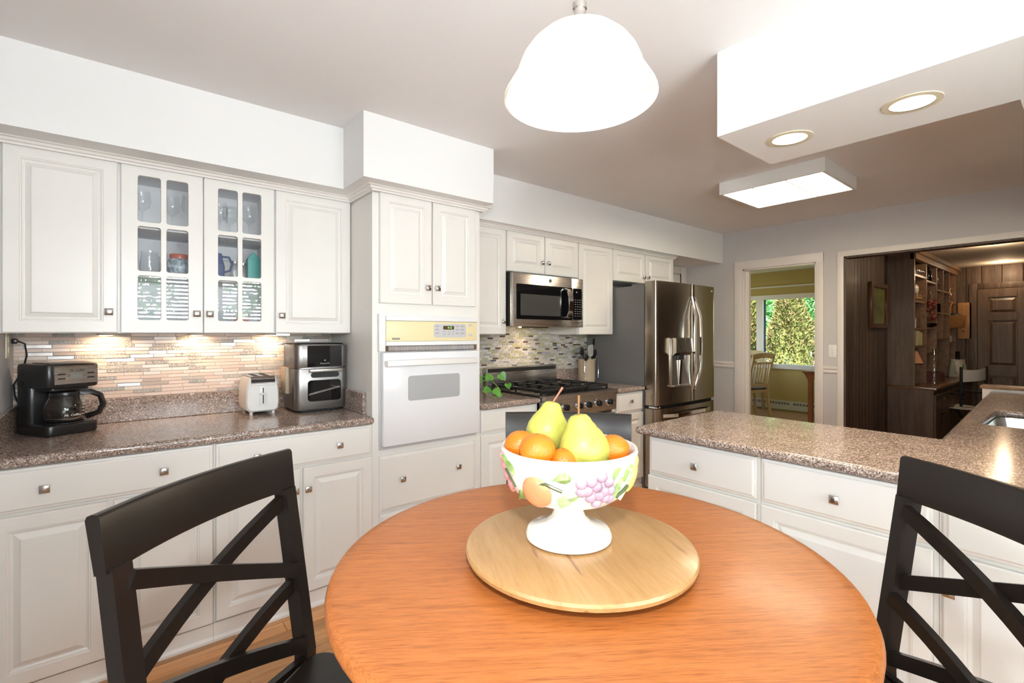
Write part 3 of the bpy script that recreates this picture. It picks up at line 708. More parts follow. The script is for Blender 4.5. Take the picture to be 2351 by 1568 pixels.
for d, z in ((-78, .150), (-73, .132), (-66, .120), (-70, .112), (-82, .164)): relief('relief_cherry', d, z, .0115, .0125, .008, 'cherry_paint')
def leaf_relief(deg, z, ln, wd, tilt, mat):
    p, rm = on_bowl(deg, z, .0015); rm = rm @ Matrix.Rotation(math.radians(tilt), 3, 'Z'); b = MB(); v = []; f = []
    pr = [(0, 0), (.35, .8), (.6, 1), (.85, .7), (1, 0)]
    for u, q in pr:
        x = (u - .5) * ln; h = wd / 2 * q
        for y, n_ in ((-h, -.002), (0, .0035), (h, -.002)): v.append(p + rm @ Vector((x, y, n_)))
    for i in range(4):
        for k in range(2): f.append((3 * i + k, 3 * i + k + 1, 3 * i + 4 + k, 3 * i + 3 + k))
    b.raw(v, f, 0, True).build('relief_leaf', mat, fb)
for a in ((-57, .158, .036, .022, -40, 'leaf_paint'), (-50, .108, .030, .024, 60, 'leaf_paint'), (-64, .166, .034, .016, -35, 'leaf_paint'), (-5, .155, .034, .024, 10, 'leaf_paint'), (-4, .113, .034, .030, 70, 'leaf_pale'), (2, .122, .028, .024, 20, 'leaf_pale'),
          (40, .160, .026, .017, 60, 'leaf_paint'), (46, .138, .030, .020, 50, 'leaf_paint'), (55, .155, .034, .020, 55, 'leaf_paint'), (58, .112, .028, .018, 40, 'leaf_pale'), (44, .120, .028, .015, 55, 'leaf_paint')): leaf_relief(*a)
def relief_stem(pts, r=.0022):
    MB().tube([on_bowl(d, z, .003)[0] for d, z in pts], r, 6).build('relief_stem', 'stem_paint', fb)
relief_stem([(-24, .141), (-18, .144), (-12, .138), (-5, .132)], .003); relief_stem([(-66, .150), (-58, .132), (-54, .120)]); relief_stem([(46, .112), (54, .122), (60, .128)], .003)
# fruit in the bowl
def pear(label, c, lean, stem_mat, s=1.0, stem=(0, 0, 1), red=False):
    t = thing('pear', label, 'pear', c)
    prof = [(0.001, -.050), (.018, -.050), (.033, -.043), (.043, -.028), (.0465, -.011), (.044, .005), (.037, .020), (.029, .031), (.0235, .040), (.0200, .048), (.015, .054), (.007, .0565), (.001, .0555)]
    o = MB().lathe([(r * s, z * s) for r, z in prof], 0, 0, 28, cap=False).build('pear_body', 'pear_skin', t)
    q = Vector((0, 0, 1)).rotation_difference(Vector(lean)); o.rotation_mode = 'QUATERNION'; o.rotation_quaternion = q
    tip = q @ Vector((0, 0, .054 * s)); sv = Vector(stem)
    MB().tube([tip, tip + sv * .018 + Vector((0, 0, .002)), tip + sv * .036 + Vector((0, 0, .004))], [.0022, .0019, .0027], 7).build('stem', stem_mat, t)
    return t
pc1 = CW(.076, 1.005, 1.163); pc2 = CW(.139, .935, 1.142)
pear('leaning yellow green pear with reddish stem at the back left', pc1, RT * .18 + FW * .05 + Vector((0, 0, 1)), 'pear_stem_red', .97, (RT * .6 + FW * .1 + Vector((0, 0, .78))))
pear('large yellow pear with upright brown stem in front', pc2, RT * -.16 + Vector((0, 0, 1)), 'pear_stem', 1.08, Vector((0, 0, 1.0)) + RT * .02)
def orange(label, r, d, z, s):
    w = CW(r, d, z); t = thing('orange', label, 'orange', w, 0, 'oranges in the fruit bowl')
    MB().sphere((0, 0, 0), s, 24, 14, sc=(1, 1, .9)).build('peel', 'orange_skin', t)
    MB().lathe([(.0035, s * .875), (.003, s * .895), (0, s * .9)], 0, 0, 8).build('stem_button', 'pear_stem', t)
orange('front orange at the left of the bowl', .048, .905, 1.140, .0345)
orange('orange half hidden behind the front left orange', .017, .965, 1.136, .032)
orange('orange at the right side of the bowl', .200, .950, 1.130, .033)
orange('orange peeping between the two pears at the rim', .097, .905, 1.118, .028)
orange('orange mostly hidden behind the front pear', .150, 1.02, 1.150, .034)

# ------------------------------------------------------------------ lamps
PZ = 1.836
pd = thing('pendant_lamp', 'lit frosted glass bell pendant lamp above the table', 'lamp', (TC.x - .002, TC.y + .004, PZ))
sh = [(.154, 0), (.1535, .004), (.150, .012), (.143, .024), (.135, .037), (.1285, .048), (.1270, .052), (.1245, .062), (.116, .082), (.102, .102), (.083, .120), (.060, .133), (.040, .140), (.030, .143)]
MB().lathe(sh + [(r - .004, z - .003) for r, z in sh[::-1]], 0, 0, 56, cap=False).build('shade', 'shade_glass', pd)
MB().lathe([(.036, .136), (.037, .141), (.030, .150), (.018, .156), (.012, .166), (.012, .182), (.0145, .184), (.0145, .196), (.009, .2), (.009, .62), (.05, .625), (.055, .64), (.05, .643)], 0, 0, 20).build('stem', 'nickel', pd)
MB().lathe([(.0, .018), (.014, .020), (.026, .033), (.0305, .050), (.028, .068), (.018, .088), (.0135, .104), (.013, .118)], 0, 0, 20).build('bulb', 'bulb', pd)
MB().lathe([(.017, .105), (.019, .137)], 0, 0, 14).build('socket', 'white_plastic', pd)
# fluorescent box
fx = thing('ceiling_light', 'rectangular fluorescent ceiling light with three glowing panels', 'lamp', (3.445, 1.10, 2.39))
fw_, fd_ = .625, .69
MB().box(0, fw_, 0, .02, 0, .089).box(0, fw_, fd_ - .02, fd_, 0, .089).box(0, .02, .02, fd_ - .02, 0, .089).box(fw_ - .02, fw_, .02, fd_ - .02, 0, .089).build('housing', 'white_plastic', fx)
for k in range(3):
    a = .02 + k * (fd_ - .04) / 3
    MB().box(.02, fw_ - .02, a + .003, a + (fd_ - .04) / 3 - .003, .004, .010).build('light_panel', 'tube_panel', fx)
for k in (1, 2): MB().box(.02, fw_ - .02, .02 + k * (fd_ - .04) / 3 - .004, .02 + k * (fd_ - .04) / 3 + .004, -.002, .012).build('divider', 'cream_plastic', fx)
def can(x, y, z, label, e, r=.062, ring=.082, mat='lamp_warm'):
    t = thing('recessed_light', label, 'lamp', (x, y, z), 0)
    MB().lathe([(r, -.004), (ring, -.003), (ring, .0), (r, .0)], 0, 0, 36, cap=False).build('trim_ring', 'cream_plastic', t)
    MB().lathe([(0, -.0015), (r, -.0015), (r, -.0005), (0, -.0005)], 0, 0, 30, cap=False).build('bulb_face', mat, t)
    light('can_light', 'SPOT', (x, y, z - .03), e, (1, .80, .56), aim=(0, 0, -1), spot_size=math.radians(74), spot_blend=.6, shadow_soft_size=.05).parent = None
    return t
can(2.083, .79, BZ, 'smaller looking recessed light at the left end of the beam', 34)
can(2.083, .405, BZ, 'larger looking recessed light further right in the beam', 34)
for k, (x, lab) in enumerate(((-.06, 'puck light under the cabinet above the coffee maker'), (.31, 'middle puck light under the glass fronted cabinet'), (.665, 'puck light under the cabinet beside the air fryer'))):
    t = thing('puck_light', lab, 'lamp', (x, 3.045, 1.362))
    MB().lathe([(.030, -.010), (.034, -.008), (.035, -.0005)], 0, 0, 24).build('housing', 'white_plastic', t)
    MB().lathe([(0, -.0115), (.024, -.0115), (.026, -.0102)], 0, 0, 20).build('lens', 'puck_warm', t)
    light('puck_glow', 'SPOT', (x, 3.045, 1.345), 2.4, (1, .64, .36), aim=(0, .35, -1), spot_size=math.radians(160), spot_blend=.5, shadow_soft_size=.012)

# ------------------------------------------------------------------ wall oven
ov = thing('wall_oven', 'white built in wall oven with yellowed control panel', 'oven', (1.0755, 2.4785, 0))
ow_ = .648
MB().rbox(0, ow_, -.022, 0, 1.262, 1.470, .003).build('frame', 'white_plastic', ov)
MB().rbox(.036, ow_ - .012, -.032, -.022, 1.318, 1.430, .002).build('control_panel', 'cream_panel', ov)
MB().rbox(.034, ow_ - .010, -.040, -.020, 1.431, 1.458, .004).build('upper_strip', 'white_enamel', ov)
MB().rbox(.034, ow_ - .010, -.040, -.020, 1.293, 1.317, .004).build('lower_strip', 'white_enamel', ov)
MB().box(.036, ow_ - .012, -.026, -.0225, 1.2625, 1.2925).build('vent_back', 'vent_brown', ov)
vm = MB().box(0, .0042, -.030, -.026, 1.266, 1.2895).mesh('vent_slat'); vm.materials.append(M['panel_grey'])
for k in range(62): put('vent_slat', vm, None, ov, (.052 + k * .0091, 0, 0))
me = upright(plate(rrect(.330, .552, 1.338, 1.418, .014), [], .002)); put('keypad', me, 'panel_grey', ov, (0, -.032, 0))
MB().box(.392, .466, -.0355, -.034, 1.384, 1.406).build('clock_display', 'lcd_amber', ov)
lettering('clock_digits', '4:12', .018, 'digit_green', ov, (.436, -.036, 1.395))
for kx in (.352, .490, .525):
    for kz in (1.404, 1.384, 1.362): MB().box(kx - .011, kx + .011, -.0352, -.034, kz - .003, kz + .003).build('key', 'print_grey', ov)
for kx in (.400, .432, .460):
    for kz in (1.372, 1.358): MB().box(kx - .008, kx + .008, -.0352, -.034, kz - .002, kz + .002).build('key', 'print_grey', ov)
for kz in (1.412, 1.352): MB().box(.572, .598, -.0335, -.032, kz - .007, kz + .007).build('key', 'panel_grey', ov)
MB().box(.071, .116, -.0330, -.032, 1.3275, 1.3365).build('badge', 'print_dark', ov); lettering('badge_text', 'KENMORE', .009, 'print_light', ov, (.0935, -.0334, 1.332))
dr = MB().rbox(.014, ow_ - .002, -.044, -.004, .747, 1.256, .004).build('oven_door', 'white_enamel', ov)
MB().box(.006, ow_, -.006, -.0005, .725, 1.262).build('door_trim', 'panel_grey', ov)
me = upright(plate(rrect(.160, .500, .985, 1.124, .016), [], .0015)); put('oven_window', me, 'oven_glass', dr, (0, -.0438, 0))
MB().sweep([(.028, -.0445, 1.196), (.034, -.068, 1.198), (.06, -.080, 1.2), (.32, -.086, 1.201), (.58, -.080, 1.2), (.606, -.068, 1.198), (.612, -.0445, 1.196)], [(-.014, -.008), (.014, -.008), (.017, 0), (.014, .008), (-.014, .008), (-.017, 0)], (0, 0, 1), 0, True).build('handle', 'white_plastic', dr)
# ------------------------------------------------------------------ microwave
mw = thing('microwave', 'stainless over the range microwave with black window', 'microwave', (2.218, 2.73, 1.413))
mwW, mwH = .770, .400
MB().box(.004, mwW - .004, .022, .395, .004, mwH).build('case', 'steel_dark', mw)
MB().box(0, .004, .024, .39, .004, mwH).build('side_panel', 'black_matte', mw)
MB().rbox(.014, .630, 0, .030, 0, mwH, .004).build('door', 'steel_h', mw)
MB().rbox(.632, mwW, 0, .030, 0, mwH, .004).build('control_side', 'steel_h', mw)
me = upright(plate(rrect(.045, .640, .056, .320, .010), [], .002)); put('window_surround', me, 'black_glass', mw, (0, .0005, 0))
me = upright(plate(rrect(.085, .500, .085, .246, .006), [], .0012)); put('window_mesh', me, pbr('mw_mesh', (.055, .053, .05), .3), mw, (0, -.0012, 0))
me = upright(plate(rrect(.648, .752, .060, .318, .006), [], .002)); put('keypad', me, 'black_glass', mw, (0, .0005, 0))
for i in range(8):
    for j in range(3): MB().box(.668 + j * .028, .682 + j * .028, -.0022, -.0015, .090 + i * .019, .094 + i * .019).build('key', 'print_grey', mw)
lettering('display_digits', '12', .016, 'print_light', mw, (.690, -.0022, .288))
MB().sweep([(.560, -.002, .074), (.566, -.034, .082), (.574, -.046, .13), (.576, -.05, .19), (.574, -.046, .25), (.566, -.034, .298), (.560, -.002, .306)], [(-.022, -.006), (.022, -.006), (.022, .006), (-.022, .006)], (1, 0, 0), 0, True).build('handle', 'chrome', mw)
MB().lathe([(.0, 0), (.014, 0), (.014, .002), (0, .002)], 0, 0, 24, cap=False).build('emblem', 'steel_dark', mw, (.392, -.0005, .362)).rotation_euler = (PI / 2, 0, 0)
MB().box(.18, .45, .08, .10, -.006, .004).build('vent', 'black_matte', mw)
MB().box(.30, .48, .22, .28, -.003, .004).build('hood_lamp', 'puck_warm', mw)
light('hood_glow', 'SPOT', (2.61, 2.93, 1.395), 3.0, (1, .74, .48), aim=(0, .12, -1), spot_size=math.radians(150), spot_blend=.7, shadow_soft_size=.04)
# ------------------------------------------------------------------ range
rg = thing('range', 'stainless gas range with black grates and five knobs', 'stove', (2.252, 2.40, 0))
rw = .780
MB().box(.006, rw - .006, .06, .70, .08, .905).build('body', 'steel_dark', rg)
MB().prism([(0, .925), (0, .890), (.014, .885), (.020, .765), (.062, .765), (.062, .925)], 'x', 0, rw).build('control_front', 'steel_h', rg)
MB().rbox(.004, rw - .004, .05, .68, .900, .926, .003).build('cooktop', 'black_plastic', rg)
MB().rbox(.012, rw - .012, .018, .058, .20, .745, .006).build('oven_door', 'steel_h', rg)
MB().tube([(.06, .018, .70), (.07, -.03, .70), (.39, -.035, .70), (.71, -.03, .70), (.72, .018, .70)], .011, 10).build('handle', 'chrome', rg)
MB().rbox(.012, rw - .012, .022, .058, .09, .19, .006).build('lower_drawer', 'steel_h', rg)
for kx in (.199, .343, .438, .550, .678):
    k_ = MB().lathe([(.030, 0), (.031, .005), (.027, .012), (.0225, .013)], 0, 0, 24).build('knob_bezel', 'chrome', rg, (kx, .0165, .832)); k_.rotation_euler = (math.radians(86), 0, 0)
    k2 = MB().lathe([(.0235, .010), (.0235, .020), (.021, .034), (.018, .037)], 0, 0, 20).box(-.005, .005, -.0205, .0205, .034, .044).build('knob', 'black_plastic', k_)
for gx0, gx1 in ((.030, .268), (.276, .504), (.512, .750)):
    g = MB()
    for yy in (.085, .365, .655): g.rbox(gx0, gx1, yy - .006, yy + .006, .944, .962, .002, 1)
    for xx in (gx0 + .006, gx1 - .006): g.rbox(xx - .006, xx + .006, .085, .655, .944, .962, .002, 1)
    for yy in (.225, .51):
        xm = (gx0 + gx1) / 2
        g.rbox(gx0 + .01, xm - .03, yy - .005, yy + .005, .946, .966, .002, 1).rbox(xm + .03, gx1 - .01, yy - .005, yy + .005, .946, .966, .002, 1)
        g.rbox(xm - .005, xm + .005, yy - .13, yy - .03, .946, .966, .002, 1).rbox(xm - .005, xm + .005, yy + .03, yy + .13, .946, .966, .002, 1)
    for xx in (gx0 + .006, gx1 - .006):
        for yy in (.085, .365, .655): g.box(xx - .006, xx + .006, yy - .006, yy + .006, .9265, .945)
    for k in range(4): g.box(gx0 + .03 + k * .055, gx0 + .038 + k * .055, .080, .20, .944, .960)
    g.build('grate', 'cast_iron', rg)
    for yy in (.225, .51): MB().lathe([(.045, .9265), (.045, .932), (.034, .934), (.034, .942), (.02, .946)], (gx0 + gx1) / 2, yy, 20).build('burner', 'cast_iron', rg)
bgd = MB().rbox(-.022, rw - .036, .655, .672, .905, 1.092, .003).box(-.022, rw - .036, .672, .706, .905, 1.090).build('back_guard', 'steel_h', rg)
MB().box(-.012, rw - .050, .6535, .656, 1.050, 1.078).build('vent_slot', 'black_matte', bgd)
# ------------------------------------------------------------------ refrigerator
fr = thing('refrigerator', 'stainless french door refrigerator with dark grey side', 'refrigerator', (3.462, 2.33, 0))
fW = .962
MB().box(.0, fW, .135, .78, .02, 1.775).build('case', 'fridge_side', fr)
MB().rbox(.05, fW - .05, .10, .30, 1.776, 1.80, .004).build('hinge_cover', 'fridge_side', fr)
def bowed(x0, x1, z0, z1, crown=.018, back=.125, holes=False):
    """door slab whose front swells gently; local y front = small"""
    n = 14; v = []; f = []
    xs = [x0 + .0, x0 + .004, x0 + .012] + [x0 + .012 + (x1 - x0 - .024) * k / (n) for k in range(1, n)] + [x1 - .012, x1 - .004, x1]
    def yf(x):
        base = crown * ((x - fW / 2) / (fW / 2)) ** 2
        e = min(x - x0, x1 - x); return base + (.012 if e < .001 else .004 if e < .006 else 0)
    for z in (z0, z1):
        for x in xs: v.append((x, yf(x), z))
        v += [(x1, back, z), (x0, back, z)]
    m = len(xs) + 2
    f = [(k, (k + 1) % m, m + (k + 1) % m, m + k) for k in range(m)] + [list(range(m))[::-1], list(range(m, 2 * m))]
    return MB().raw(v, f, 0, True), yf
mbd, yfd = bowed(.0, .536, .752, 1.806); dl = mbd.build('left_door', 'fridge_steel', fr)
mbd, yfr = bowed(.541, fW, .752, 1.806); d2 = mbd.build('right_door', 'fridge_steel', fr)
mbd, _y = bowed(.0, fW, .06, .722, .022); d3_ = mbd.build('freezer_drawer', 'fridge_steel', fr)
MB().box(.004, fW - .004, .05, .135, .7225, .7515).build('gasket', 'black_matte', fr)
MB().rbox(.0, .06, .012, .09, .727, .746, .006).build('hinge', 'chrome', fr)
for hx, dx, dd in ((.500, -.045, dl), (.575, .045, d2)):
    pts = []
    for k in range(15):
        u = k / 14; z = .86 + u * .83; bow = math.sin(PI * u)
        pts.append((hx + (.5385 - hx) * .45 * (1 - bow) + dx * .35 * bow, .004 - .010 - .050 * min(1, bow * 1.6), z))
    MB().sweep(pts, [(-.011, -.006), (-.006, -.010), (.006, -.010), (.011, -.006), (.011, .006), (.006, .010), (-.006, .010), (-.011, .006)], (1, 0, 0), 0, True).build('handle', 'chrome', dd)
pts = [(.10 + .76 * k / 12, .018 - .052 * min(1, math.sin(PI * k / 12) * 2.2), .660) for k in range(13)]
MB().sweep(pts, [(-.014, -.008), (.014, -.008), (.014, .008), (-.014, .008)], (0, 0, 1), 0, True).build('handle', 'chrome', d3_)
# water dispenser in the left door
MB().rbox(.190, .476, -.006, .012, .900, 1.318, .004).build('dispenser_bezel', 'steel', dl)
MB().box(.200, .466, -.0075, -.005, .912, 1.170).build('dispenser_recess', 'nickel', dl)
MB().prism([(-.010, 1.325), (-.044, 1.318), (-.048, 1.200), (-.010, 1.170)], 'x', .205, .470).build('dispenser_hood', 'steel_dark', dl)
MB().prism([(-.010, 1.200), (-.040, 1.196), (-.026, 1.135), (-.010, 1.130)], 'x', .270, .350).build('dispenser_spout', 'black_plastic', dl)
MB().prism([(-.008, .915), (-.012, .915), (-.026, 1.13), (-.012, 1.135)], 'x', .300, .335).build('dispenser_lever', 'chrome', dl)
MB().rbox(.200, .466, -.028, -.006, .902, .914, .003).build('drip_tray', 'steel', dl)
lettering('logo', 'LG', .020, 'print_light', d2, (fW - .06, yfr(fW - .06) - .0006, 1.765))
# ------------------------------------------------------------------ things on the near counter
CZ = .9155
cm = thing('coffee_maker', 'black drip coffee maker with glass carafe and silver control panel', 'coffee maker', (-.222, 2.972, CZ), math.radians(30))
MB().vbox(-.100, .100, -.115, .115, 0, .048, .03, 5, tb=.008).build('base', 'black_plastic', cm)
MB().vbox(-.100, .100, .020, .115, .046, .24, .025, 4).build('water_tank', 'black_plastic', cm)
MB().vbox(-.100, .100, -.112, .115, .205, .312, .022, 4, tb=.012).vbox(-.075, .075, -.09, .04, .192, .206, .02, 4).build('brew_head', 'black_plastic', cm)
MB().lathe([(.066, .0485), (.066, .052)], 0, -.045, 28).build('hot_plate', 'black_matte', cm)
pn = MB().prism([(-.1125, .222), (-.1165, .224), (-.1165, .296), (-.106, .309), (-.06, .318), (.05, .318), (.05, .3125), (-.09, .3125), (-.1115, .294)], 'x', -.070, .088).build('control_panel', 'steel_h', cm)
MB().box(-.014, .030, -.1185, -.1165, .246, .268).build('clock', 'lcd_grey', cm)
for bx in (-.046, .062):
    for bz_ in (.248, .268): MB().rbox(bx - .014, bx + .014, -.1185, -.1165, bz_ - .0025, bz_ + .0025, .002, 1).build('button', 'black_plastic', cm)
lettering('brand_text', 'Mr. Coffee', .013, 'print_dark', cm, (.010, -.1172, .281), shear=.25)
cf = MB().lathe([(.052, .0525), (.060, .056), (.068, .075), (.0705, .100), (.067, .125), (.058, .150), (.050, .166), (.048, .172)], 0, -.045, 36, cap=False).build('carafe', 'carafe_glass', cm)
MB().lathe([(.0535, .0535), (.0615, .0575), (.0675, .070), (.0668, .071), (.0, .071)], 0, -.045, 36).build('carafe_band', 'nickel', cf)
MB().lathe([(.051, .165), (.053, .172), (.050, .184), (.030, .190), (0, .190)], 0, -.045, 30).build('carafe_lid', 'black_plastic', cf)
MB().sweep([(.045, -.062, .176), (.080, -.083, .178), (.108, -.100, .160), (.117, -.106, .120), (.104, -.098, .082), (.066, -.072, .066)], [(-.007, -.011), (.007, -.011), (.009, 0), (.007, .011), (-.007, .011), (-.009, 0)], (.5, -.86, 0), 0, True).build('carafe_handle', 'black_plastic', cf)
lettering('carafe_text', 'Mr. Coffee', .014, 'print_light', cf, (-.006, -.1155, .085), shear=.25)
for k in range(5): MB().box(.034, .043, -.1085 + .004, -.108 + .004, .084 + k * .014, .086 + k * .014).build('cup_mark', 'print_light', cf)
cd = MB().tube([(-.31, 3.062, CZ + .03), (-.345, 3.05, CZ + .06), (-.352, 3.04, CZ + .12), (-.368, 3.03, CZ + .17), (-.370, 3.02, CZ + .22), (-.340, 3.00, CZ + .28), (-.325, 2.985, CZ + .35), (-.330, 2.975, CZ + .40), (-.352, 2.966, CZ + .412)], .0035, 8).build('cord', 'black_plastic')
tag(cd, 'black power cord running from the coffee maker up to the wall outlet', 'cord')
MB().rbox(-.383 + .012, -.350, 2.952, 2.980, CZ + .400, CZ + .424, .006).build('plug', 'black_plastic', cd)
def outlet(label, y, z, h=.115, w=.07):
    t = thing('wall_outlet', label, 'outlet', (XL, y, z))
    MB().rbox(.0005, .006, -w / 2, w / 2, -h / 2, h / 2, .002).build('cover_plate', 'cream_plastic', t)
    for s in (-1, 1): MB().rbox(.006, .009, -.017, .017, s * .022 - .014, s * .022 + .014, .002).build('socket', 'cream_plastic', t)
outlet('cream wall outlet with a black plug beside the corner', 2.965, 1.312)
# toaster
tt = thing('toaster', 'white two slice toaster with black and chrome top', 'toaster', (.600, 3.015, CZ))
prof = [(-.062, .016), (.062, .016), (.078, .028), (.084, .06), (.082, .13), (.074, .185), (.064, .202), (.052, .208), (-.052, .208), (-.064, .202), (-.074, .185), (-.082, .13), (-.084, .06), (-.078, .028)]
b = MB(); n = len(prof); ys = [(-.112, .93), (-.118, .95), (-.113, 1.0), (.105, 1.0), (.112, .93)]
ys = [(-.116, .90), (-.108, .985), (-.100, 1.0), (.10, 1.0), (.108, .985), (.115, .9)]
v = []; f = []
for yy, s in ys:
    for px, pz in prof: v.append((px * s, yy, .112 + (pz - .112) * s))
for i in range(len(ys) - 1):
    for k in range(n): f.append((i * n + k, i * n + (k + 1) % n, (i + 1) * n + (k + 1) % n, (i + 1) * n + k))
f += [list(range(n)), [(len(ys) - 1) * n + k for k in range(n)]]
b.raw(v, f, 0, True).build('body', 'white_plastic', tt)
MB().prism([(-.1175, .172), (-.1165, .196), (-.104, .2085), (.104, .2085), (.104, .2115), (-.107, .2115), (-.120, .198), (-.1205, .172)], 'x', -.060, .060).build('chrome_top', 'chrome', tt)
MB().box(-.059, .059, -.1215, -.1200, .178, .197).build('dark_band', 'black_glass', tt)
for sx in (-.026, .026): MB().box(sx - .012, sx + .012, -.080, .085, .2116, .2125).build('slot', 'dark_gap', tt)
MB().rbox(-.060, .060, -.1205, -.1165, .160, .172, .002).build('button_row', 'white_plastic', tt)
for k in range(6): MB().box(-.054 + k * .0185, -.040 + k * .0185, -.1212, -.1205, .163, .169).build('button', 'print_light', tt)
MB().rbox(-.020, .020, -.1195, -.1155, .055, .158, .003).build('lever_track', 'white_plastic', tt)
MB().box(-.0025, .0025, -.1205, -.1195, .062, .148).build('lever_slot', 'dark_gap', tt)
MB().rbox(-.018, .018, -.134, -.1206, .110, .121, .004).build('lever', 'white_plastic', tt)
for sx in (-.055, .055):
    for sy in (-.095, .085): MB().lathe([(.008, 0), (.009, .018)], sx, sy, 10).build('foot', 'white_plastic', tt)
# air fryer oven
af = thing('air_fryer', 'stainless air fryer oven with black control screen beside the oven tower', 'air fryer', (.892, 2.985, CZ)); af.scale = (1.07, 1, 1.0)
MB().vbox(-.135, .135, -.155, .125, .010, .385, .045, 6, tb=.008).build('body', 'fryer_steel', af)
MB().vbox(-.138, .138, -.168, .0, .252, .378, .035, 6).build('upper_front', 'fryer_steel', af)
MB().vbox(-.128, .128, -.148, .118, .384, .390, .04, 6).build('lid', 'black_plastic', af)
MB().vbox(-.125, .125, -.145, .115, 0, .012, .04, 5).build('base', 'black_matte', af)
me = upright(plate(rrect(-.078, .102, .256, .376, .004), [], .003)); put('control_screen', me, 'black_glass', af, (0, -.1665, 0))
lettering('brand_text', 'PowerXL', .013, 'print_grey', af, (.012, -.1702, .274), shear=.2)
MB().lathe([(0, 0), (.004, 0), (.004, .0008), (0, .0008)], 0, 0, 12, cap=False).build('power_mark', 'print_grey', af, (.012, -.1698, .292)).rotation_euler = (PI / 2, 0, 0)
ad = MB().vbox(-.138, .138, -.168, -.02, .014, .246, .035, 6).build('door', 'fryer_steel', af)
me = upright(plate(rrect(-.076, .098, .060, .180, .018), [], .002)); put('door_window', me, 'black_glass', ad, (0, -.1675, 0))
MB().sweep([(-.070, -.1705, .098), (.090, -.1705, .134)], [(-.0015, -.001), (.0015, -.001), (.0015, .001), (-.0015, .001)], (0, 0, 1)).sweep([(-.070, -.1705, .104), (.090, -.1705, .140)], [(-.001, -.001), (.001, -.001), (.001, .001), (-.001, .001)], (0, 0, 1)).build('rack_edge', 'nickel', ad)
MB().rbox(-.072, .100, -.196, -.176, .226, .244, .004).rbox(-.072, -.055, -.180, -.166, .226, .244, .002).rbox(.083, .100, -.180, -.166, .226, .244, .002).build('handle', 'steel_h', ad)
me = upright(plate(rrect(-.060, .088, .194, .224, .014), [], .0015)); put('handle_recess', me, 'black_matte', ad, (0, -.1675, 0))
MB().vbox(-.158, -.134, -.05, .06, .10, .25, .008, 3).build('side_vent', 'stoneware', af)  # tan colour carries the warm light falling on the vent
# ------------------------------------------------------------------ glassware and crockery in the glazed cabinet
def wine_glass(label, x, y, z):
    t = thing('wine_glass', label, 'glass', (x, y, z), 0, 'stemmed glasses on the top cabinet shelf')
    MB().lathe([(.030, 0), (.031, .002), (.006, .006), (.004, .012), (.004, .080), (.012, .088), (.030, .105), (.036, .130), (.034, .165), (.031, .185)], 0, 0, 20, cap=False).build('glass_body', 'glassware', t)
for k, (x, y) in enumerate(((.075, 2.92), (.195, 2.95), (.265, 2.90), (.400, 2.93), (.455, 2.99), (.535, 2.92))):
    wine_glass(('first', 'second', 'third', 'fourth', 'fifth', 'sixth')[k] + ' stemmed glass from the left on the top shelf', x, y, 1.8665)
t = thing('glass_jug', 'clear glass jug on the middle shelf behind the left glazed door', 'jug', (.105, 2.93, 1.6405))
MB().lathe([(.036, 0), (.040, .01), (.042, .06), (.034, .10), (.036, .12)], 0, 0, 20, cap=False).build('jug_body', 'glassware', t)
MB().tube([(.036, 0, .095), (.062, 0, .09), (.064, 0, .05), (.04, 0, .03)], .005, 8).build('handle', 'glassware', t)
t = thing('vase', 'round blue patterned vase with red rim on the middle shelf', 'vase', (.225, 2.94, 1.6405))
MB().lathe([(.030, 0), (.048, .02), (.058, .05), (.052, .08), (.040, .095)], 0, 0, 24).build('vase_body', 'pattern_glaze', t)
MB().lathe([(.040, .0952), (.043, .112), (.040, .118), (.036, .112)], 0, 0, 24).build('rim', 'red_glaze', t)
t = thing('pitcher', 'blue pitcher with looped handle on the middle shelf', 'pitcher', (.375, 2.93, 1.6405))
MB().lathe([(.036, 0), (.046, .03), (.048, .07), (.036, .12), (.034, .14)], 0, 0, 22).build('pitcher_body', 'blue_glaze', t)
MB().tube([(.034, 0, .125), (.066, 0, .125), (.082, 0, .09), (.072, 0, .055), (.046, 0, .045)], .006, 8).build('handle', 'blue_glaze', t)
for k, (x, y, lab) in enumerate(((.470, 2.94, 'clear storage jar on the middle shelf near the blue pitcher'), (.520, 2.99, 'clear storage jar on the middle shelf close to the teal carton'))):
    t = thing('glass_jar', lab, 'jar', (x, y, 1.6405), 0, 'jars on the middle shelf')
    MB().lathe([(.024, 0), (.026, .006), (.026, .085), (.020, .095)], 0, 0, 16, cap=False).build('jar_body', 'glassware', t)
    MB().lathe([(.021, .0955), (.021, .108)], 0, 0, 16).build('lid', 'nickel', t)
t = thing('teal_carton', 'tall teal carton with folded top on the middle shelf', 'carton', (.555, 2.925, 1.6405))
MB().rbox(-.030, .030, -.03, .03, 0, .125, .002, 1).build('carton_body', 'teal_box', t)
MB().prism([(-.030, .1252), (.030, .1252), (.004, .158), (-.004, .158)], 'y', -.029, .029).build('carton_top', 'teal_box', t)
for k, x in enumerate((.09, .20, .42)):
    t = thing('tumbler', ('leftmost', 'middle', 'rightmost')[k] + ' clear tumbler on the lowest shelf of the glazed cabinet', 'glass', (x, 2.95, 1.3805), 0, 'tumblers on the lowest shelf')
    MB().lathe([(.030, 0), (.032, .004), (.037, .10)], 0, 0, 18, cap=False).build('tumbler_body', 'glassware', t)
t = thing('mug', 'red and white mug on the lowest shelf behind the right glazed door', 'mug', (.500, 2.94, 1.3805))
MB().lathe([(.034, 0), (.036, .004), (.036, .09), (.033, .09), (.033, .01), (0, .01)], 0, 0, 20, cap=False).build('mug_body', 'ceramic', t)
MB().lathe([(.0363, .03), (.0363, .06)], 0, 0, 20, cap=False).build('red_band', 'red_glaze', t)
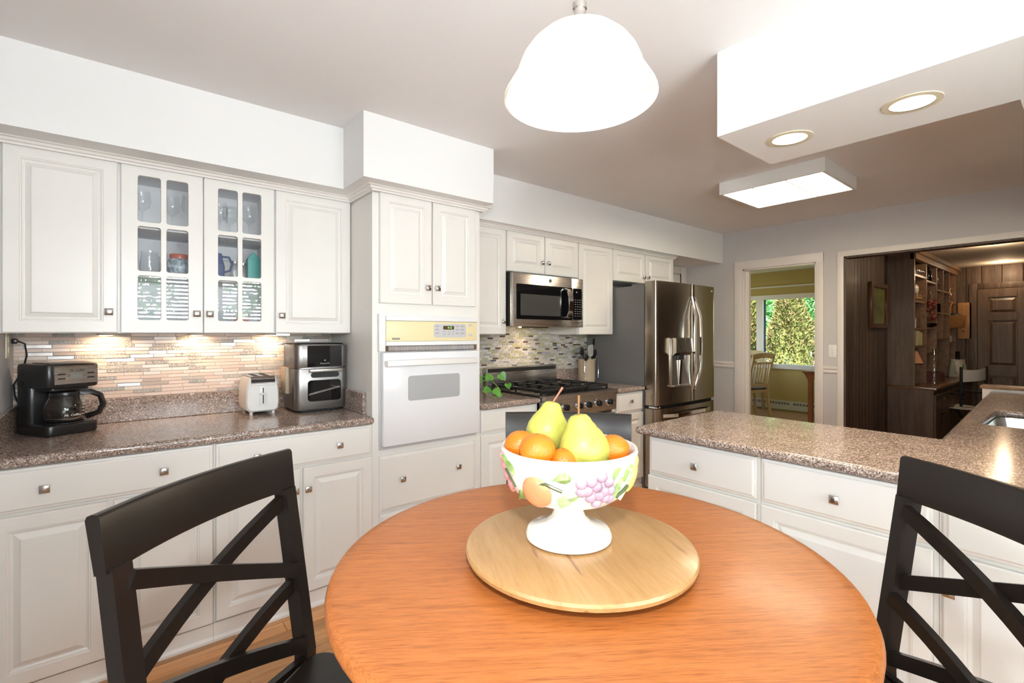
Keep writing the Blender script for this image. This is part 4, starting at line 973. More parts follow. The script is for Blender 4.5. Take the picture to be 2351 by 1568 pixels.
# ------------------------------------------------------------------ utensil crock
ck = Vector((3.315, 2.985, CZ))
t = thing('utensil_crock', 'beige stoneware crock full of kitchen utensils', 'crock', ck)
MB().lathe([(.070, 0), (.074, .004), (.078, .03), (.079, .19), (.083, .200), (.083, .212), (.076, .214), (.072, .205), (.071, .02), (0, .015)], 0, 0, 32, cap=False).build('crock_body', 'stoneware', t)
def stick(name, label, a, b, r=.004, mat='black_plastic', head=None, cat='utensil'):
    a = Vector(a); b = Vector(b); t = thing(name, label, cat, ck + a, 0, None)
    MB().tube([(0, 0, 0), b - a], r, 8).build('handle', mat, t)
    if head: head(t, b - a)
    return t
def spoon_head(w, l, mat):
    def h(t, p):
        d = p.normalized(); q = Vector((0, 0, 1)).rotation_difference(d).to_matrix()
        MB().sphere(p + d * l * .8, 1.0, 14, 8, sc=(w, .010, l), rot=q).build('bowl', mat, t)
    return h
stick('serving_spoon', 'large black spoon leaning left out of the crock', (.02, -.01, .03), (-.085, -.03, .255), .0045, 'black_plastic', spoon_head(.030, .042, 'black_plastic'))
stick('ladle', 'small black ladle hanging lower at the left of the crock', (.03, .02, .03), (-.062, -.055, .205), .0045, 'black_plastic', spoon_head(.030, .030, 'black_plastic'))
def whisk(t, p):
    d = p.normalized(); q = Vector((0, 0, 1)).rotation_difference(d).to_matrix()
    for k in range(4):
        a = PI * k / 4; pts = []
        for i in range(13):
            u = i / 12 * PI * 2 - PI / 2 - PI
            s_ = math.sin(PI * i / 12); ww = .026 * math.sin(2 * PI * i / 12); zz = .085 * s_
            pts.append(p + q @ Vector((ww * math.cos(a), ww * math.sin(a), zz)))
        MB().tube(pts, .0013, 5).build('wire', 'chrome', t)
stick('whisk', 'chrome wire whisk standing in the crock', (.0, .0, .03), (-.030, -.01, .235), .006, 'chrome', whisk)
def turner(t, p):
    hl = [[(x + .004 * math.cos(a), z + .004 * math.sin(a)) for a in [2 * PI * i / 8 for i in range(8)]] for x in (-.022, -.008, .008, .022) for z in (.03, .046, .062, .078, .094)]
    me = upright(plate([(-.022, 0), (.022, 0), (.036, .02), (.036, .100), (.030, .110), (-.030, .102), (-.036, .09), (-.036, .02)], hl, .002)); put('blade', me, 'turner_steel', t, p)
stick('slotted_turner', 'steel turner with round holes standing tallest in the crock', (.01, .01, .03), (.012, -.035, .235), .005, 'turner_steel', turner)
stick('spatula', 'black spatula leaning right out of the crock', (-.02, .0, .03), (.062, -.02, .225), .005, 'black_plastic', spoon_head(.034, .045, 'black_plastic'))
stick('wooden_spoon', 'pale wooden handle standing in the crock', (.02, .03, .03), (-.008, -.035, .245), .006, 'chair_oak')
def hang(label, x, y0):
    t = thing('tongs', label, 'utensil', ck)
    MB().tube([(x * .8, -.03, .15), (x * .92, -.045, .228), (x * 1.0, -.05, .236), (x * 1.13, -.055, .22), (x * 1.2, -.06, .10), (x * 1.17, -.06, .05), (x * 1.08, -.065, .035)], .004, 8).build('arm', 'chrome', t)
hang('chrome tongs hooked over the left of the crock', -.078, 0); hang('chrome tongs hooked over the right of the crock', .078, 0)
t = thing('clear_spatula', 'grey translucent spatula leaning against the refrigerator side', 'utensil', ck)
MB().sweep([(.04, .03, .03), (.085, .03, .25), (.118, .02, .345), (.124, .02, .40)], [(-.012, -.003), (.012, -.003), (.012, .003), (-.012, .003)], (1, 0, 0)).build('blade', 'smoke_glass', t)
# ------------------------------------------------------------------ trailing plant
pl = thing('pothos_plant', 'green heart leaved trailing plant on the counter beside the oven tower', 'plant', (1.84, 2.72, CZ))
MB().lathe([(.045, 0), (.060, .09), (.062, .10), (.054, .10), (.052, .085), (0, .085)], 0, 0, 22, cap=False).build('pot', 'ceramic', pl)
def heart(p, nrm, tipdir, s):
    nrm = Vector(nrm).normalized(); u = Vector(tipdir); u = (u - nrm * u.dot(nrm)).normalized(); w = nrm.cross(u); v = []
    ring = [(0, -.25), (.35, -.45), (.72, -.28), (.80, .1), (.55, .55), (0, 1.1), (-.55, .55), (-.80, .1), (-.72, -.28), (-.35, -.45)]
    v.append(Vector(p)); 
    for a, b_ in ring: v.append(Vector(p) + w * a * s + u * b_ * s + nrm * (abs(a) * .22 * s - .05 * s * b_))
    MB().raw(v, [(0, k + 1, (k + 1) % 10 + 1) for k in range(10)], 0, True).build('leaf', 'pothos', pl)
for pts in ([(.0, 0, .08), (.06, -.04, .16), (.14, -.07, .12), (.20, -.09, .05)], [(0, 0, .08), (.08, -.08, .13), (.17, -.10, .14), (.24, -.08, .13)], [(0, 0, .08), (.03, -.09, .12), (.04, -.15, .04), (.10, -.17, .012)]):
    MB().tube(pts, .0025, 6).build('vine', 'pothos_stem', pl)
V = Vector
for p, s in (((.205, -.09, .155), .042), ((.255, -.10, .085), .032), ((.115, -.07, .135), .040), ((.060, -.12, .060), .038), ((.115, -.15, .045), .042), ((.03, -.06, .14), .035), ((.155, -.14, .02), .022)):
    heart(p, (-.45 + random.uniform(-.3, .3), -.8, .45 + random.uniform(-.2, .3)), (random.uniform(-.5, .8), -.1, random.choice((-.8, .9))), s)
# ------------------------------------------------------------------ light switch
sw_ = thing('light_switch', 'white double light switch plate beside the den opening', 'switch', (XB, 1.611, 1.193))
MB().rbox(-.006, -.0005, -.035, .035, -.062, .062, .002).build('cover_plate', 'white_plastic', sw_)
for s in (-1, 1): MB().rbox(-.013, -.006, -.005, .005, s * .014 - .009, s * .014 + .009, .002, 1).build('toggle', 'white_plastic', sw_)
for s in (-1, 1): MB().lathe([(0, 0), (.003, 0), (.003, .001), (0, .001)], 0, 0, 8, cap=False).build('screw', 'panel_grey', sw_, (-.006, 0, s * .042)).rotation_euler = (0, -PI / 2, 0)
# ------------------------------------------------------------------ the den beyond the wide opening
DY, DXB, DZC = 1.56, 9.30, 2.30
struct('floor_den', MB().box(TX, DXB, -1.4, DY, -.05, -.001), 'den_top', 'dark brown floor of the den', 'floor')
struct('ceiling_den', MB().box(TX, DXB, -1.4, DY, DZC, DZC + .05), 'den_ceiling', 'beige ceiling of the den', 'ceiling')
wl = struct('wall_den_left', MB().box(TX, DXB + .1, DY, DY + .1, 0, ZC), 'dark_gap', 'dark wood panelled side wall of the den', 'wall')
x = TX
while x < 9.28:
    w = random.choice((.10, .14, .18)); MB().rbox(0, min(w, 9.29 - x) - .004, -.014, 0, 0, DZC, .004, 1, 0, False).build('plank', 'den_wood', wl, (x, DY - .0005, 0)); x += w
wb = struct('wall_den_back', MB().box(DXB, DXB + .1, -1.4, DY, 0, ZC), 'dark_gap', 'dark wood panelled end wall of the den', 'wall')
y = -1.35
while y < DY - .03:
    w = random.choice((.12, .16, .2)); MB().rbox(-.014, 0, 0, min(w, DY - .016 - y) - .004, 0, DZC, .004, 1, 0, False).build('plank', 'den_wood', wb, (DXB - .0005, y, 0)); y += w
struct('wall_den_right', MB().box(TX, DXB, -1.5, -1.4, 0, ZC), 'den_wood', 'dark wall at the right of the den', 'wall')
# den door
dd = thing('door_4', 'dark wooden six panel door at the end of the den', 'door', (DXB - .016, 0, 0), kind='structure')
MB().box(-.016, 0, .24, 1.085, 0, 1.975).build('door_leaf', 'den_case', dd)
ysd = ((.24, .33), (.61, .70), (.98, 1.085)); zsd = ((0, .14), (.78, .92), (1.54, 1.64), (1.86, 1.975))
for a, b_ in ysd: MB().rbox(-.036, -.016, a, b_, 0, 1.975, .003, 1).build('stile', 'den_case', dd)
for a, b_ in ((.33, .61), (.70, .98)):
    for c, e in zsd: MB().rbox(-.0355, -.016, a, b_, c, e, .003, 1).build('rail', 'den_case', dd)
    for c, e in ((.14, .78), (.92, 1.54), (1.64, 1.86)): 
        r0, r1 = .014, .045
        v = [(-.017, p, q) for p, q in ((a + r0, c + r0), (b_ - r0, c + r0), (b_ - r0, e - r0), (a + r0, e - r0))] + [(-.030, p, q) for p, q in ((a + r1, c + r1), (b_ - r1, c + r1), (b_ - r1, e - r1), (a + r1, e - r1))]
        MB().raw(v, [(0, 1, 5, 4), (1, 2, 6, 5), (2, 3, 7, 6), (3, 0, 4, 7), (4, 5, 6, 7)]).build('panel', 'den_case', dd)
MB().rbox(-.020, 0, 1.088, 1.17, 0, 2.06, .004).rbox(-.020, 0, .15, 1.0865, 1.98, 2.06, .004).build('casing', 'den_wood', dd)
# built-in bookcase
bk = thing('bookcase', 'dark wooden built in bookcase with open shelves in the den', 'bookcase', (6.80, 1.306, 0)); BD = DY - .016 - 1.306; BL = 2.46
def BX(x): return x - 6.80
MB().box(0, .025, 0, BD, .775, DZC - .002).build('end_panel', 'den_case', bk)
MB().box(.025, BL, BD - .012, BD, .775, DZC - .06).build('back_panel', 'den_wood', bk)
MB().box(0, BL, -.02, .03, DZC - .11, DZC - .012).build('cornice', 'den_lip', bk); MB().box(0, BL, -.05, .0, DZC - .05, DZC - .004).build('cornice_cap', 'den_lip', bk)
MB().box(-.004, .028, -.006, .0, .775, DZC - .11).build('face_strip', 'den_lip', bk)
xs = [6.82, 7.42, 7.98, 8.38, 8.79, 9.24]
for x in xs[1:]:
    lo = 1.29 if x == 8.38 else .775
    MB().box(BX(x) - .018, BX(x) + .018, 0, BD - .012, lo, DZC - .11).build('divider', 'den_lip', bk)
cols = {0: (2.02, 1.726, 1.414, 1.216), 1: (1.989, 1.70, 1.425, 1.127), 2: (1.915, 1.624, 1.296), 3: (1.915, 1.624, 1.296), 4: (1.80, 1.43, 1.235)}
for c, zs in cols.items():
    a, b_ = BX(xs[c]) + .018, BX(xs[c + 1]) - .018
    for z in zs: MB().box(a, b_, .002, BD - .012, z - .011, z + .011).build('shelf', 'den_lip', bk)
lc = thing('desk_cabinet', 'dark wooden cabinet with polished desk top below the den bookcase', 'cabinet', (6.80, 1.12, 0))
MB().box(0, .018, .02, DY - .018 - 1.12, 0, .742).build('end_panel', 'den_case', lc)
MB().box(.018, 2.46, .022, DY - .018 - 1.12, 0, .742).build('body', 'den_case', lc)
MB().rbox(-.012, 2.46, -.008, DY - .018 - 1.12, .743, .773, .004).build('desk_top', 'den_top', lc)
for k in range(5):
    x0_ = .03 + k * .28
    p = door_mesh(.26, .60, True, .02, .05).build('door', 'den_case', lc, (x0_, .0215, .09)); MB().sphere((.23 if k % 2 == 0 else .03, -.03, .38), .014, 10, 6).build('knob', 'black_matte', p)
# things on the bookcase
def item(name, label, cat, x, z, builder, y=1.40, group=None, rz=0):
    t = thing(name, label, cat, (x, y, z + .0118), rz, group); builder(t); return t
def sg(t): MB().lathe([(.016, 0), (.018, .004), (.023, .06)], 0, 0, 12, cap=False).build('glass_body', 'glassware', t); MB().lathe([(.0, .004), (.017, .004), (.019, .02), (0, .02)], 0, 0, 12, cap=False).build('glass_base', 'nickel', t)
for k in range(5): item('shot_glass', ('first', 'second', 'third', 'fourth', 'fifth')[k] + ' shot glass from the left on the top den shelf', 'glass', 7.02 + k * .08, 2.02, sg, 1.335, 'shot glasses on the top den shelf')
def bottle(h, r, mat, capm='black_matte'):
    def f(t):
        MB().lathe([(r * .9, 0), (r, .006), (r, h * .55), (r * .4, h * .70), (r * .35, h * .92)], 0, 0, 16).build('bottle_body', mat, t)
        MB().lathe([(r * .42, h * .921), (r * .42, h)], 0, 0, 12).build('stopper', capm, t)
    return f
item('bottle', 'dark bottle on the highest shelf of the second bookcase column', 'bottle', 7.72, 1.989, bottle(.22, .04, 'black_glass', 'nickel'), 1.35)
item('decanter', 'square clear decanter with dark liquid on the second column shelf', 'bottle', 7.76, 1.70, lambda t: (MB().rbox(-.05, .05, -.04, .04, .0, .16, .006).build('glass_body', 'glassware', t), MB().rbox(-.046, .046, -.036, .036, .003, .04, .004).build('liquid', 'black_glass', t), MB().lathe([(.02, .1605), (.026, .19), (.02, .2)], 0, 0, 12).build('stopper', 'glassware', t)), 1.36)
item('round_flask', 'round glass flask with dark liquid on the middle shelf of the second column', 'bottle', 7.83, 1.425, lambda t: (MB().lathe([(.06, 0), (.09, .02), (.10, .06), (.07, .12), (.03, .15), (.025, .24), (.034, .25)], 0, 0, 20, cap=False).build('glass_body', 'glassware', t), MB().lathe([(.056, .003), (.088, .021), (.095, .05), (0, .05)], 0, 0, 20).build('liquid', 'black_glass', t), MB().lathe([(.028, .2505), (.03, .28), (.01, .30)], 0, 0, 12).build('stopper', 'dried_tan', t)), 1.37)
def wreath(t, mat, n, sp):
    rr = random.Random(n)
    for k in range(n): MB().sphere((rr.uniform(-sp[0], sp[0]), rr.uniform(-sp[1], sp[1]), rr.uniform(sp[2], sp[3])), rr.uniform(.012, .026), 8, 5).build('berry', mat, t)
item('dried_bunch', 'bunch of dried red berries hanging over a den shelf edge', 'dried flowers', 7.52, 1.70, lambda t: wreath(t, 'dried_red', 26, (.09, .03, -.18, .06)), 1.27)
item('dried_flowers', 'tan dried stems lying on the shelf of the first bookcase column', 'dried flowers', 7.25, 1.726, lambda t: wreath(t, 'dried_tan', 18, (.13, .03, .022, .07)), 1.345)
item('round_ornament', 'pale round ornament on the second shelf of the first column', 'ornament', 7.06, 1.726, lambda t: (MB().lathe([(.03, 0), (.05, .02), (.02, .05), (.012, .08)], 0, 0, 14).build('stand', 'dried_tan', t), MB().sphere((0, 0, .13), .055, 14, 9, sc=(1, .4, 1)).build('disc', 'ceramic', t)), 1.335)
item('glass_mug', 'small glass mug on the middle shelf of the first column', 'mug', 7.08, 1.414, lambda t: (MB().lathe([(.04, 0), (.045, .005), (.045, .12)], 0, 0, 16, cap=False).build('glass_body', 'glassware', t), MB().tube([(.044, 0, .1), (.08, 0, .09), (.08, 0, .04), (.044, 0, .03)], .006, 8).build('handle', 'glassware', t)), 1.35)
for k in range(3): 
    t = thing('book', ('tall cream book nearest the end panel of the den bookcase', 'middle cream book of three on the den shelf', 'cream book at the right of the den row')[k], 'book', (7.02 + k * .075, 1.325, 1.2278), 0, 'cream books in the den')
    MB().box(-.03, .03, -.02, .12, 0, .165 - k * .012).build('cover', 'book_cream', t); MB().box(-.026, .026, -.014, .1205, .004, .1655 - k * .012).build('pages', 'ceramic', t)
t = thing('small_lamp', 'little lamp with pleated orange shade on the den shelf', 'lamp', (7.12, 1.37, .775))
MB().lathe([(.05, 0), (.05, .01), (.012, .03), (.012, .30)], 0, 0, 14).build('base', 'black_matte', t)
v = []; f = []
for k in range(32):
    a = 2 * PI * k / 32; q = 1 + (.04 if k % 2 else 0)
    v += [(.085 * q * math.cos(a), .085 * q * math.sin(a), .245), (.032 * q * math.cos(a), .032 * q * math.sin(a), .385)]
for k in range(32): j = (k + 1) % 32; f.append((2 * k, 2 * j, 2 * j + 1, 2 * k + 1))
MB().raw(v, f).build('shade', 'lamp_shade', t)
MB().lathe([(.086, .232), (.090, .245)], 0, 0, 24, cap=False).build('shade_trim', 'frame_brown', t)
for k, (x, z, lab) in enumerate(((8.22, 1.915, 'clear figurine on the upper shelf of the third column'), (8.18, 1.624, 'dark stoppered bottle on the middle shelf of the third column'), (8.28, 1.624, 'clear stemmed glass next to the dark bottle in the third column'))):
    item('bottle' if k == 1 else 'figurine', lab, 'bottle' if k == 1 else 'ornament', x, z, bottle(.2, .045, 'black_glass', 'glassware') if k == 1 else bottle(.15, .035, 'glassware', 'nickel'), 1.345)
item('pale_bottle', 'pale bottle in the top of the rightmost bookcase column', 'bottle', 9.00, 1.80, bottle(.18, .035, 'glassware', 'ceramic'), 1.34); 
item('small_figure', 'small pale figure on the lower shelf of the rightmost column', 'ornament', 8.98, 1.235, bottle(.14, .03, 'ceramic', 'ceramic'), 1.34)
t = thing('wicker_basket', 'tan wicker basket with arched handle on the rightmost den shelf', 'basket', (8.99, 1.31, 1.442))
MB().lathe([(.12, 0), (.135, .02), (.15, .17), (.146, .17), (.13, .03), (0, .02)], 0, 0, 24, cap=False).build('basket_body', 'wicker', t)
MB().tube([(.145 * math.cos(a), 0, .17 + .17 * math.sin(a)) for a in [PI * k / 12 for k in range(13)]], .008, 8).build('handle', 'wicker', t); MB().sphere((.0, 0, .16), .10, 12, 8, sc=(1, 1, .5)).build('dark_filling', 'black_matte', t)
# plaque with lines of writing
pq = thing('wooden_plaque', 'tall light wooden plaque with lines of writing beside the den door', 'plaque', (DXB - .018, 1.145, 1.29))
MB().rbox(-.018, 0, 0, .145, 0, .51, .004).build('board', 'plaque_wood', pq)
for k in range(22): MB().box(-.0186, -.0178, .015 + random.uniform(0, .01), .130 - random.uniform(0, .02), .03 + k * .0205, .033 + k * .0205).build('text_line', 'frame_brown', pq)
MB().lathe([(0, 0), (.012, 0), (.012, .0008), (0, .0008)], 0, 0, 10, cap=False).build('wax_mark', 'black_matte', pq, (-.0182, .085, .105)).rotation_euler = (0, -PI / 2, 0)
# framed picture
pf = thing('picture_frame', 'framed green toned picture on the den side wall', 'picture', (6.10, DY - .0155, 1.42))
fw2, fh2 = .60, .49
me = upright(plate([(0, 0), (fw2, 0), (fw2, fh2), (0, fh2)], [[(.05, .05), (fw2 - .05, .05), (fw2 - .05, fh2 - .05), (.05, fh2 - .05)]], .035, .006, 1)); put('frame', me, 'frame_brown', pf)
MB().box(.045, fw2 - .045, -.012, -.004, .045, fh2 - .045).build('print', 'print_green', pf)
# objects on the desk
t = thing('glass_bottle', 'tall clear bottle standing on the den desk top', 'bottle', (7.20, 1.20, .7735))
MB().lathe([(.036, 0), (.040, .006), (.040, .21), (.026, .26), (.015, .285), (.014, .38), (.018, .385), (.017, .40)], 0, 0, 22, cap=False).build('glass_body', 'glassware', t); MB().lathe([(.0155, .345), (.0155, .415), (.012, .42)], 0, 0, 14).build('cap', 'nickel', t)
t = thing('wooden_tray', 'reddish brown tray with raised sides on the den desk', 'tray', (7.75, 1.33, .7735))
MB().box(-.22, .22, -.10, .10, 0, .012).box(-.22, -.205, -.10, .10, .012, .11).box(.205, .22, -.10, .10, .012, .11).box(-.205, .205, -.10, -.085, .012, .10).box(-.205, .205, .085, .10, .012, .10).build('tray_body', 'tray_brown', t)
t = thing('cream_jug', 'cream jug with green leaf and dark bottle neck on the den desk', 'jug', (8.75, 1.22, .7735))
MB().lathe([(.09, 0), (.10, .02), (.085, .16), (.075, .21), (.08, .24), (.07, .24), (.06, .05), (0, .04)], 0, 0, 22, cap=False).build('jug_body', 'jug_cream', t); MB().lathe([(.022, .05), (.022, .33), (.026, .345)], 0, 0, 12).build('bottle_neck', 'black_glass', t)
MB().tube([(-.08, 0, .2), (-.14, 0, .17), (-.13, 0, .08), (-.095, 0, .06)], .010, 8).build('handle', 'jug_cream', t)
MB().sphere((-.06, -.066, .15), .035, 10, 6, sc=(.5, .2, 1)).build('leaf_mark', 'pothos', t)
# director's chair
dc = thing('director_chair', 'folding director chair with white canvas back in the den', 'chair', (7.70, .93, 0), 0)
A = Vector((-.20, .085, 0)); B = Vector((.17, -.08, 0)); nrm = Vector((.4, .92, 0)).normalized()
v = []
for k in range(7):
    u = k / 6; p = A.lerp(B, u) - nrm * .035 * math.sin(PI * u); dz = -.014 * math.sin(PI * u)
    v += [p + Vector((0, 0, .80 + .02 * u)), p + Vector((0, 0, .945 + .02 * u + dz))]
f = [(2 * k, 2 * k + 2, 2 * k + 3, 2 * k + 1) for k in range(6)]; o = MB().raw(v + [q + nrm * .004 for q in v], f + [[i + 14 for i in q][::-1] for q in f] + [(0, 1, 15, 14), (12, 26, 27, 13)] + [(2 * k, 14 + 2 * k, 16 + 2 * k, 2 * k + 2) for k in range(6)] + [(2 * k + 1, 2 * k + 3, 17 + 2 * k, 15 + 2 * k) for k in range(6)], 0, True).build('canvas_back', 'canvas', dc)
for P_ in (A, B): MB().tube([P_ + Vector((0, 0, .52)), P_ + Vector((0, 0, .975))], .014, 8).build('post', 'black_matte', dc)
for P_ in (A, B):
    MB().sweep([P_ + Vector((0, 0, .66)) - nrm * .02, P_ + nrm * .42 + Vector((0, 0, .66))], [(-.022, -.01), (.022, -.01), (.022, .01), (-.022, .01)], (B - A).normalized()).build('armrest', 'black_matte', dc)
    MB().tube([P_ + nrm * .40 + Vector((0, 0, .46)), P_ + nrm * .40 + Vector((0, 0, .65))], .012, 8).build('arm_post', 'black_matte', dc)
MB().sweep([A + nrm * .2 + Vector((0, 0, .49)), (A + B) / 2 + nrm * .2 + Vector((0, 0, .47)), B + nrm * .2 + Vector((0, 0, .49))], [(-.2, -.004), (.2, -.004), (.2, .004), (-.2, .004)], nrm).build('canvas_seat', 'canvas', dc)
for s in (0.02, .38): MB().tube([A + nrm * s + Vector((0, 0, .0)), B + nrm * s + Vector((0, 0, .48))], .013, 8).tube([B + nrm * (s + .02), A + nrm * (s + .02) + Vector((0, 0, .48))], .013, 8).build('cross_leg', 'black_matte', dc)
for (x, y, e, lab) in ((7.06, .70, 7, 'den ceiling light closest to the opening'), (8.94, .80, 6, 'den ceiling light close to the end wall')):
    can(x, y, DZC, lab, 0.0, .07, .09); light('den_glow', 'POINT', (x, y, DZC - .10), e, (1, .72, .45), shadow_soft_size=.05)
# ------------------------------------------------------------------ dining room beyond the doorway
EX = 9.15; EY0, EY1 = 1.70, 5.4
struct('floor_dining', MB().box(TX, EX, EY0, EY1, -.05, -.001), 'floor_wood', 'wooden floor of the dining room', 'floor')
struct('ceiling_dining', MB().box(TX, EX, EY0, EY1, ZC, ZC + .05), 'dining_ceiling', 'pale ceiling of the dining room', 'ceiling')
struct('wall_dining_right', MB().box(TX, EX, EY0 - .03, EY0, 0, ZC), 'olive_wall', 'olive dining room wall next to the den', 'wall')
struct('wall_dining_left', MB().box(TX, 6.6, EY1, EY1 + .1, 0, ZC).box(8.6, EX, EY1, EY1 + .1, 0, ZC).box(6.6, 8.6, EY1, EY1 + .1, 0, .8).box(6.6, 8.6, EY1, EY1 + .1, 2.1, ZC), 'olive_wall', 'olive dining room wall at the left', 'wall')
struct('wall_dining_near', MB().box(TX, TX + .02, D1b + .02, EY1, 0, ZC), 'olive_wall', 'olive dining room wall beside the doorway', 'wall')
WY0, WY1, WZ0, WZ1 = 2.35, 5.0, .80, 2.01
struct('wall_dining_window', MB().box(EX, EX + .15, EY0, WY0, 0, ZC).box(EX, EX + .15, WY1, EY1, 0, ZC).box(EX, EX + .15, WY0, WY1, 0, WZ0).box(EX, EX + .15, WY0, WY1, WZ1, ZC), 'olive_wall', 'olive dining room wall holding the picture window', 'wall')
struct('trim_5', MB().box(EX - .03, EX, EY0, EY1, 2.19, 2.215), 'trim_white', 'thin white picture rail above the dining window', 'moulding')
wn = thing('window_2', 'large white dining room picture window facing the garden', 'window', (EX, 0, 0), kind='structure')
MB().box(-.02, .06, WY0 - .06, WY1 + .06, WZ1 - .03, WZ1 + .05).box(-.05, .06, WY0 - .06, WY1 + .06, WZ0 - .065, WZ0 + .01).box(-.02, .06, WY0 - .06, WY0 + .03, WZ0, WZ1).box(-.02, .06, WY1 - .03, WY1 + .06, WZ0, WZ1).build('window_frame', 'trim_white', wn)
MB().box(-.015, .06, 3.925, 4.035, WZ0, WZ1).build('mullion', 'trim_white', wn)
MB().box(.06, .07, 3.90, 3.925, WZ0, WZ1).build('dark_edge', 'black_matte', wn)
MB().box(.050, .054, WY0 + .03, 3.925, WZ0 + .01, WZ1 - .03).build('pane', 'pane', wn); MB().box(.050, .054, 4.035, WY1 - .03, WZ0 + .01, WZ1 - .03).build('pane', 'pane', wn)
w3 = thing('window_3_added', 'added unseen side window lighting the dining room', 'window', (0, EY1, 0), kind='structure')  # window added out of view to account for the dining fill light
MB().box(6.54, 8.66, -.02, 0, 2.1, 2.16).box(6.54, 8.66, -.04, 0, .74, .8).box(6.54, 6.6, -.02, 0, .8, 2.1).box(8.6, 8.66, -.02, 0, .8, 2.1).box(7.57, 7.63, 0, .03, .8, 2.1).build('window_frame', 'trim_white', w3)
ht = thing('baseboard_heater', 'long white baseboard heater under the dining window', 'heater', (EX - .07, 2.2, .02))
MB().box(0, .0695, 0, 2.9, 0, .15).build('cabinet', 'heater_white', ht)
hm = MB().box(-.001, .0, 0, .035, .090, .103).box(-.001, .0, 0, .035, .112, .125).mesh('vent'); hm.materials.append(M['black_matte'])
for k in range(56): 
    if k % 8 != 7: put('vent', hm, None, ht, (0, .05 + k * .05, 0))
def dining_chair(label, loc, rz):
    t = thing('dining_chair', label, 'chair', loc, rz, 'pale oak dining chairs')
    for sx in (-1, 1):
        MB().sweep([(sx * .20, -.26, 0), (sx * .20, -.20, .25), (sx * .20, -.19, .46), (sx * .205, -.22, .75), (sx * .21, -.29, 1.0)], [(-.02, -.018), (.02, -.018), (.02, .018), (-.02, .018)], (1, 0, 0)).build('leg', 'chair_oak', t)
        MB().sweep([(sx * .20, .20, 0), (sx * .20, .20, .45)], [(-.02, -.02), (.02, -.02), (.02, .02), (-.02, .02)], (1, 0, 0)).build('leg', 'chair_oak', t)
    pts = [(-.235 + .47 * k / 12, -.285 - .02 * math.sin(PI * k / 12), .985 + .03 * math.sin(PI * k / 12)) for k in range(13)]
    MB().sweep(pts, [(-.045, -.012), (.04, -.012), (.04, .012), (-.045, .012)], (0, -.2, 1)).build('crest_rail', 'chair_oak', t)
    MB().sweep([(-.20, -.258, .88), (.20, -.258, .88)], [(-.018, -.01), (.018, -.01), (.018, .01), (-.018, .01)], (0, 0, 1)).build('back_rail', 'chair_oak', t)
    MB().sweep([(-.20, -.195, .52), (.20, -.195, .52)], [(-.02, -.01), (.02, -.01), (.02, .01), (-.02, .01)], (0, 0, 1)).build('back_rail', 'chair_oak', t)
    for k in range(6):
        x = -.15 + k * .06; MB().sweep([(x, -.195, .52), (x, -.225, .70), (x, -.256, .88)], [(-.009, -.006), (.009, -.006), (.009, .006), (-.009, .006)], (1, 0, 0)).build('slat', 'chair_oak', t)
    MB().box(-.21, .21, -.20, .21, .40, .445).build('seat_frame', 'chair_oak', t); MB().rbox(-.205, .205, -.18, .215, .446, .478, .012).build('cushion', 'seat_tan', t)
dining_chair('pale oak slat back dining chair with its side towards the doorway', (8.10, 3.70, 0), math.radians(-18))
dining_chair('pale oak dining chair on the far side of the dining table', (8.72, 4.02, 0), math.radians(96))
dt = thing('dining_table', 'dining table under a pale green cloth', 'table', (7.95, 4.40, 0))
MB().box(-.55, .55, -.60, .60, .71, .74).build('table_top', 'chair_oak', dt)
for sx in (-1, 1):
    for sy in (-1, 1): MB().box(sx * .48 - .03, sx * .48 + .03, sy * .52 - .03, sy * .52 + .03, 0, .71).build('leg', 'chair_oak', dt)
tcl = tag(MB().box(-.57, .57, -.62, .62, .7405, .748).box(-.57, .57, -.622, -.615, .50, .7405).box(-.57, -.563, -.62, .62, .50, .7405).box(.563, .57, -.62, .62, .50, .7405).build('tablecloth', 'cloth', None, (7.95, 4.40, 0)), 'pale green tablecloth draped over the dining table', 'tablecloth')
cs = thing('console_table', 'cherry wood console table at the right of the dining doorway', 'table', (7.0, 2.0, 0))
MB().rbox(0, 1.0, 0, .50, .835, .868, .006).build('table_top', 'cherry', cs); MB().prism([(.03, .76), (.45, .76), (.49, .834), (.02, .834)], 'x', .03, .97).build('apron', 'cherry', cs)
for x in (.06, .94):
    for y in (.06, .42): MB().box(x - .025, x + .025, y - .025, y + .025, 0, .76).build('leg', 'cherry', cs)
t = thing('glass_goblet', 'small clear goblet on the dining window sill', 'glass', (EX - .03, 3.50, .811))
MB().lathe([(.035, 0), (.036, .004), (.008, .01), (.008, .035), (.04, .06), (.055, .10)], 0, 0, 16, cap=False).build('glass_body', 'glassware', t)
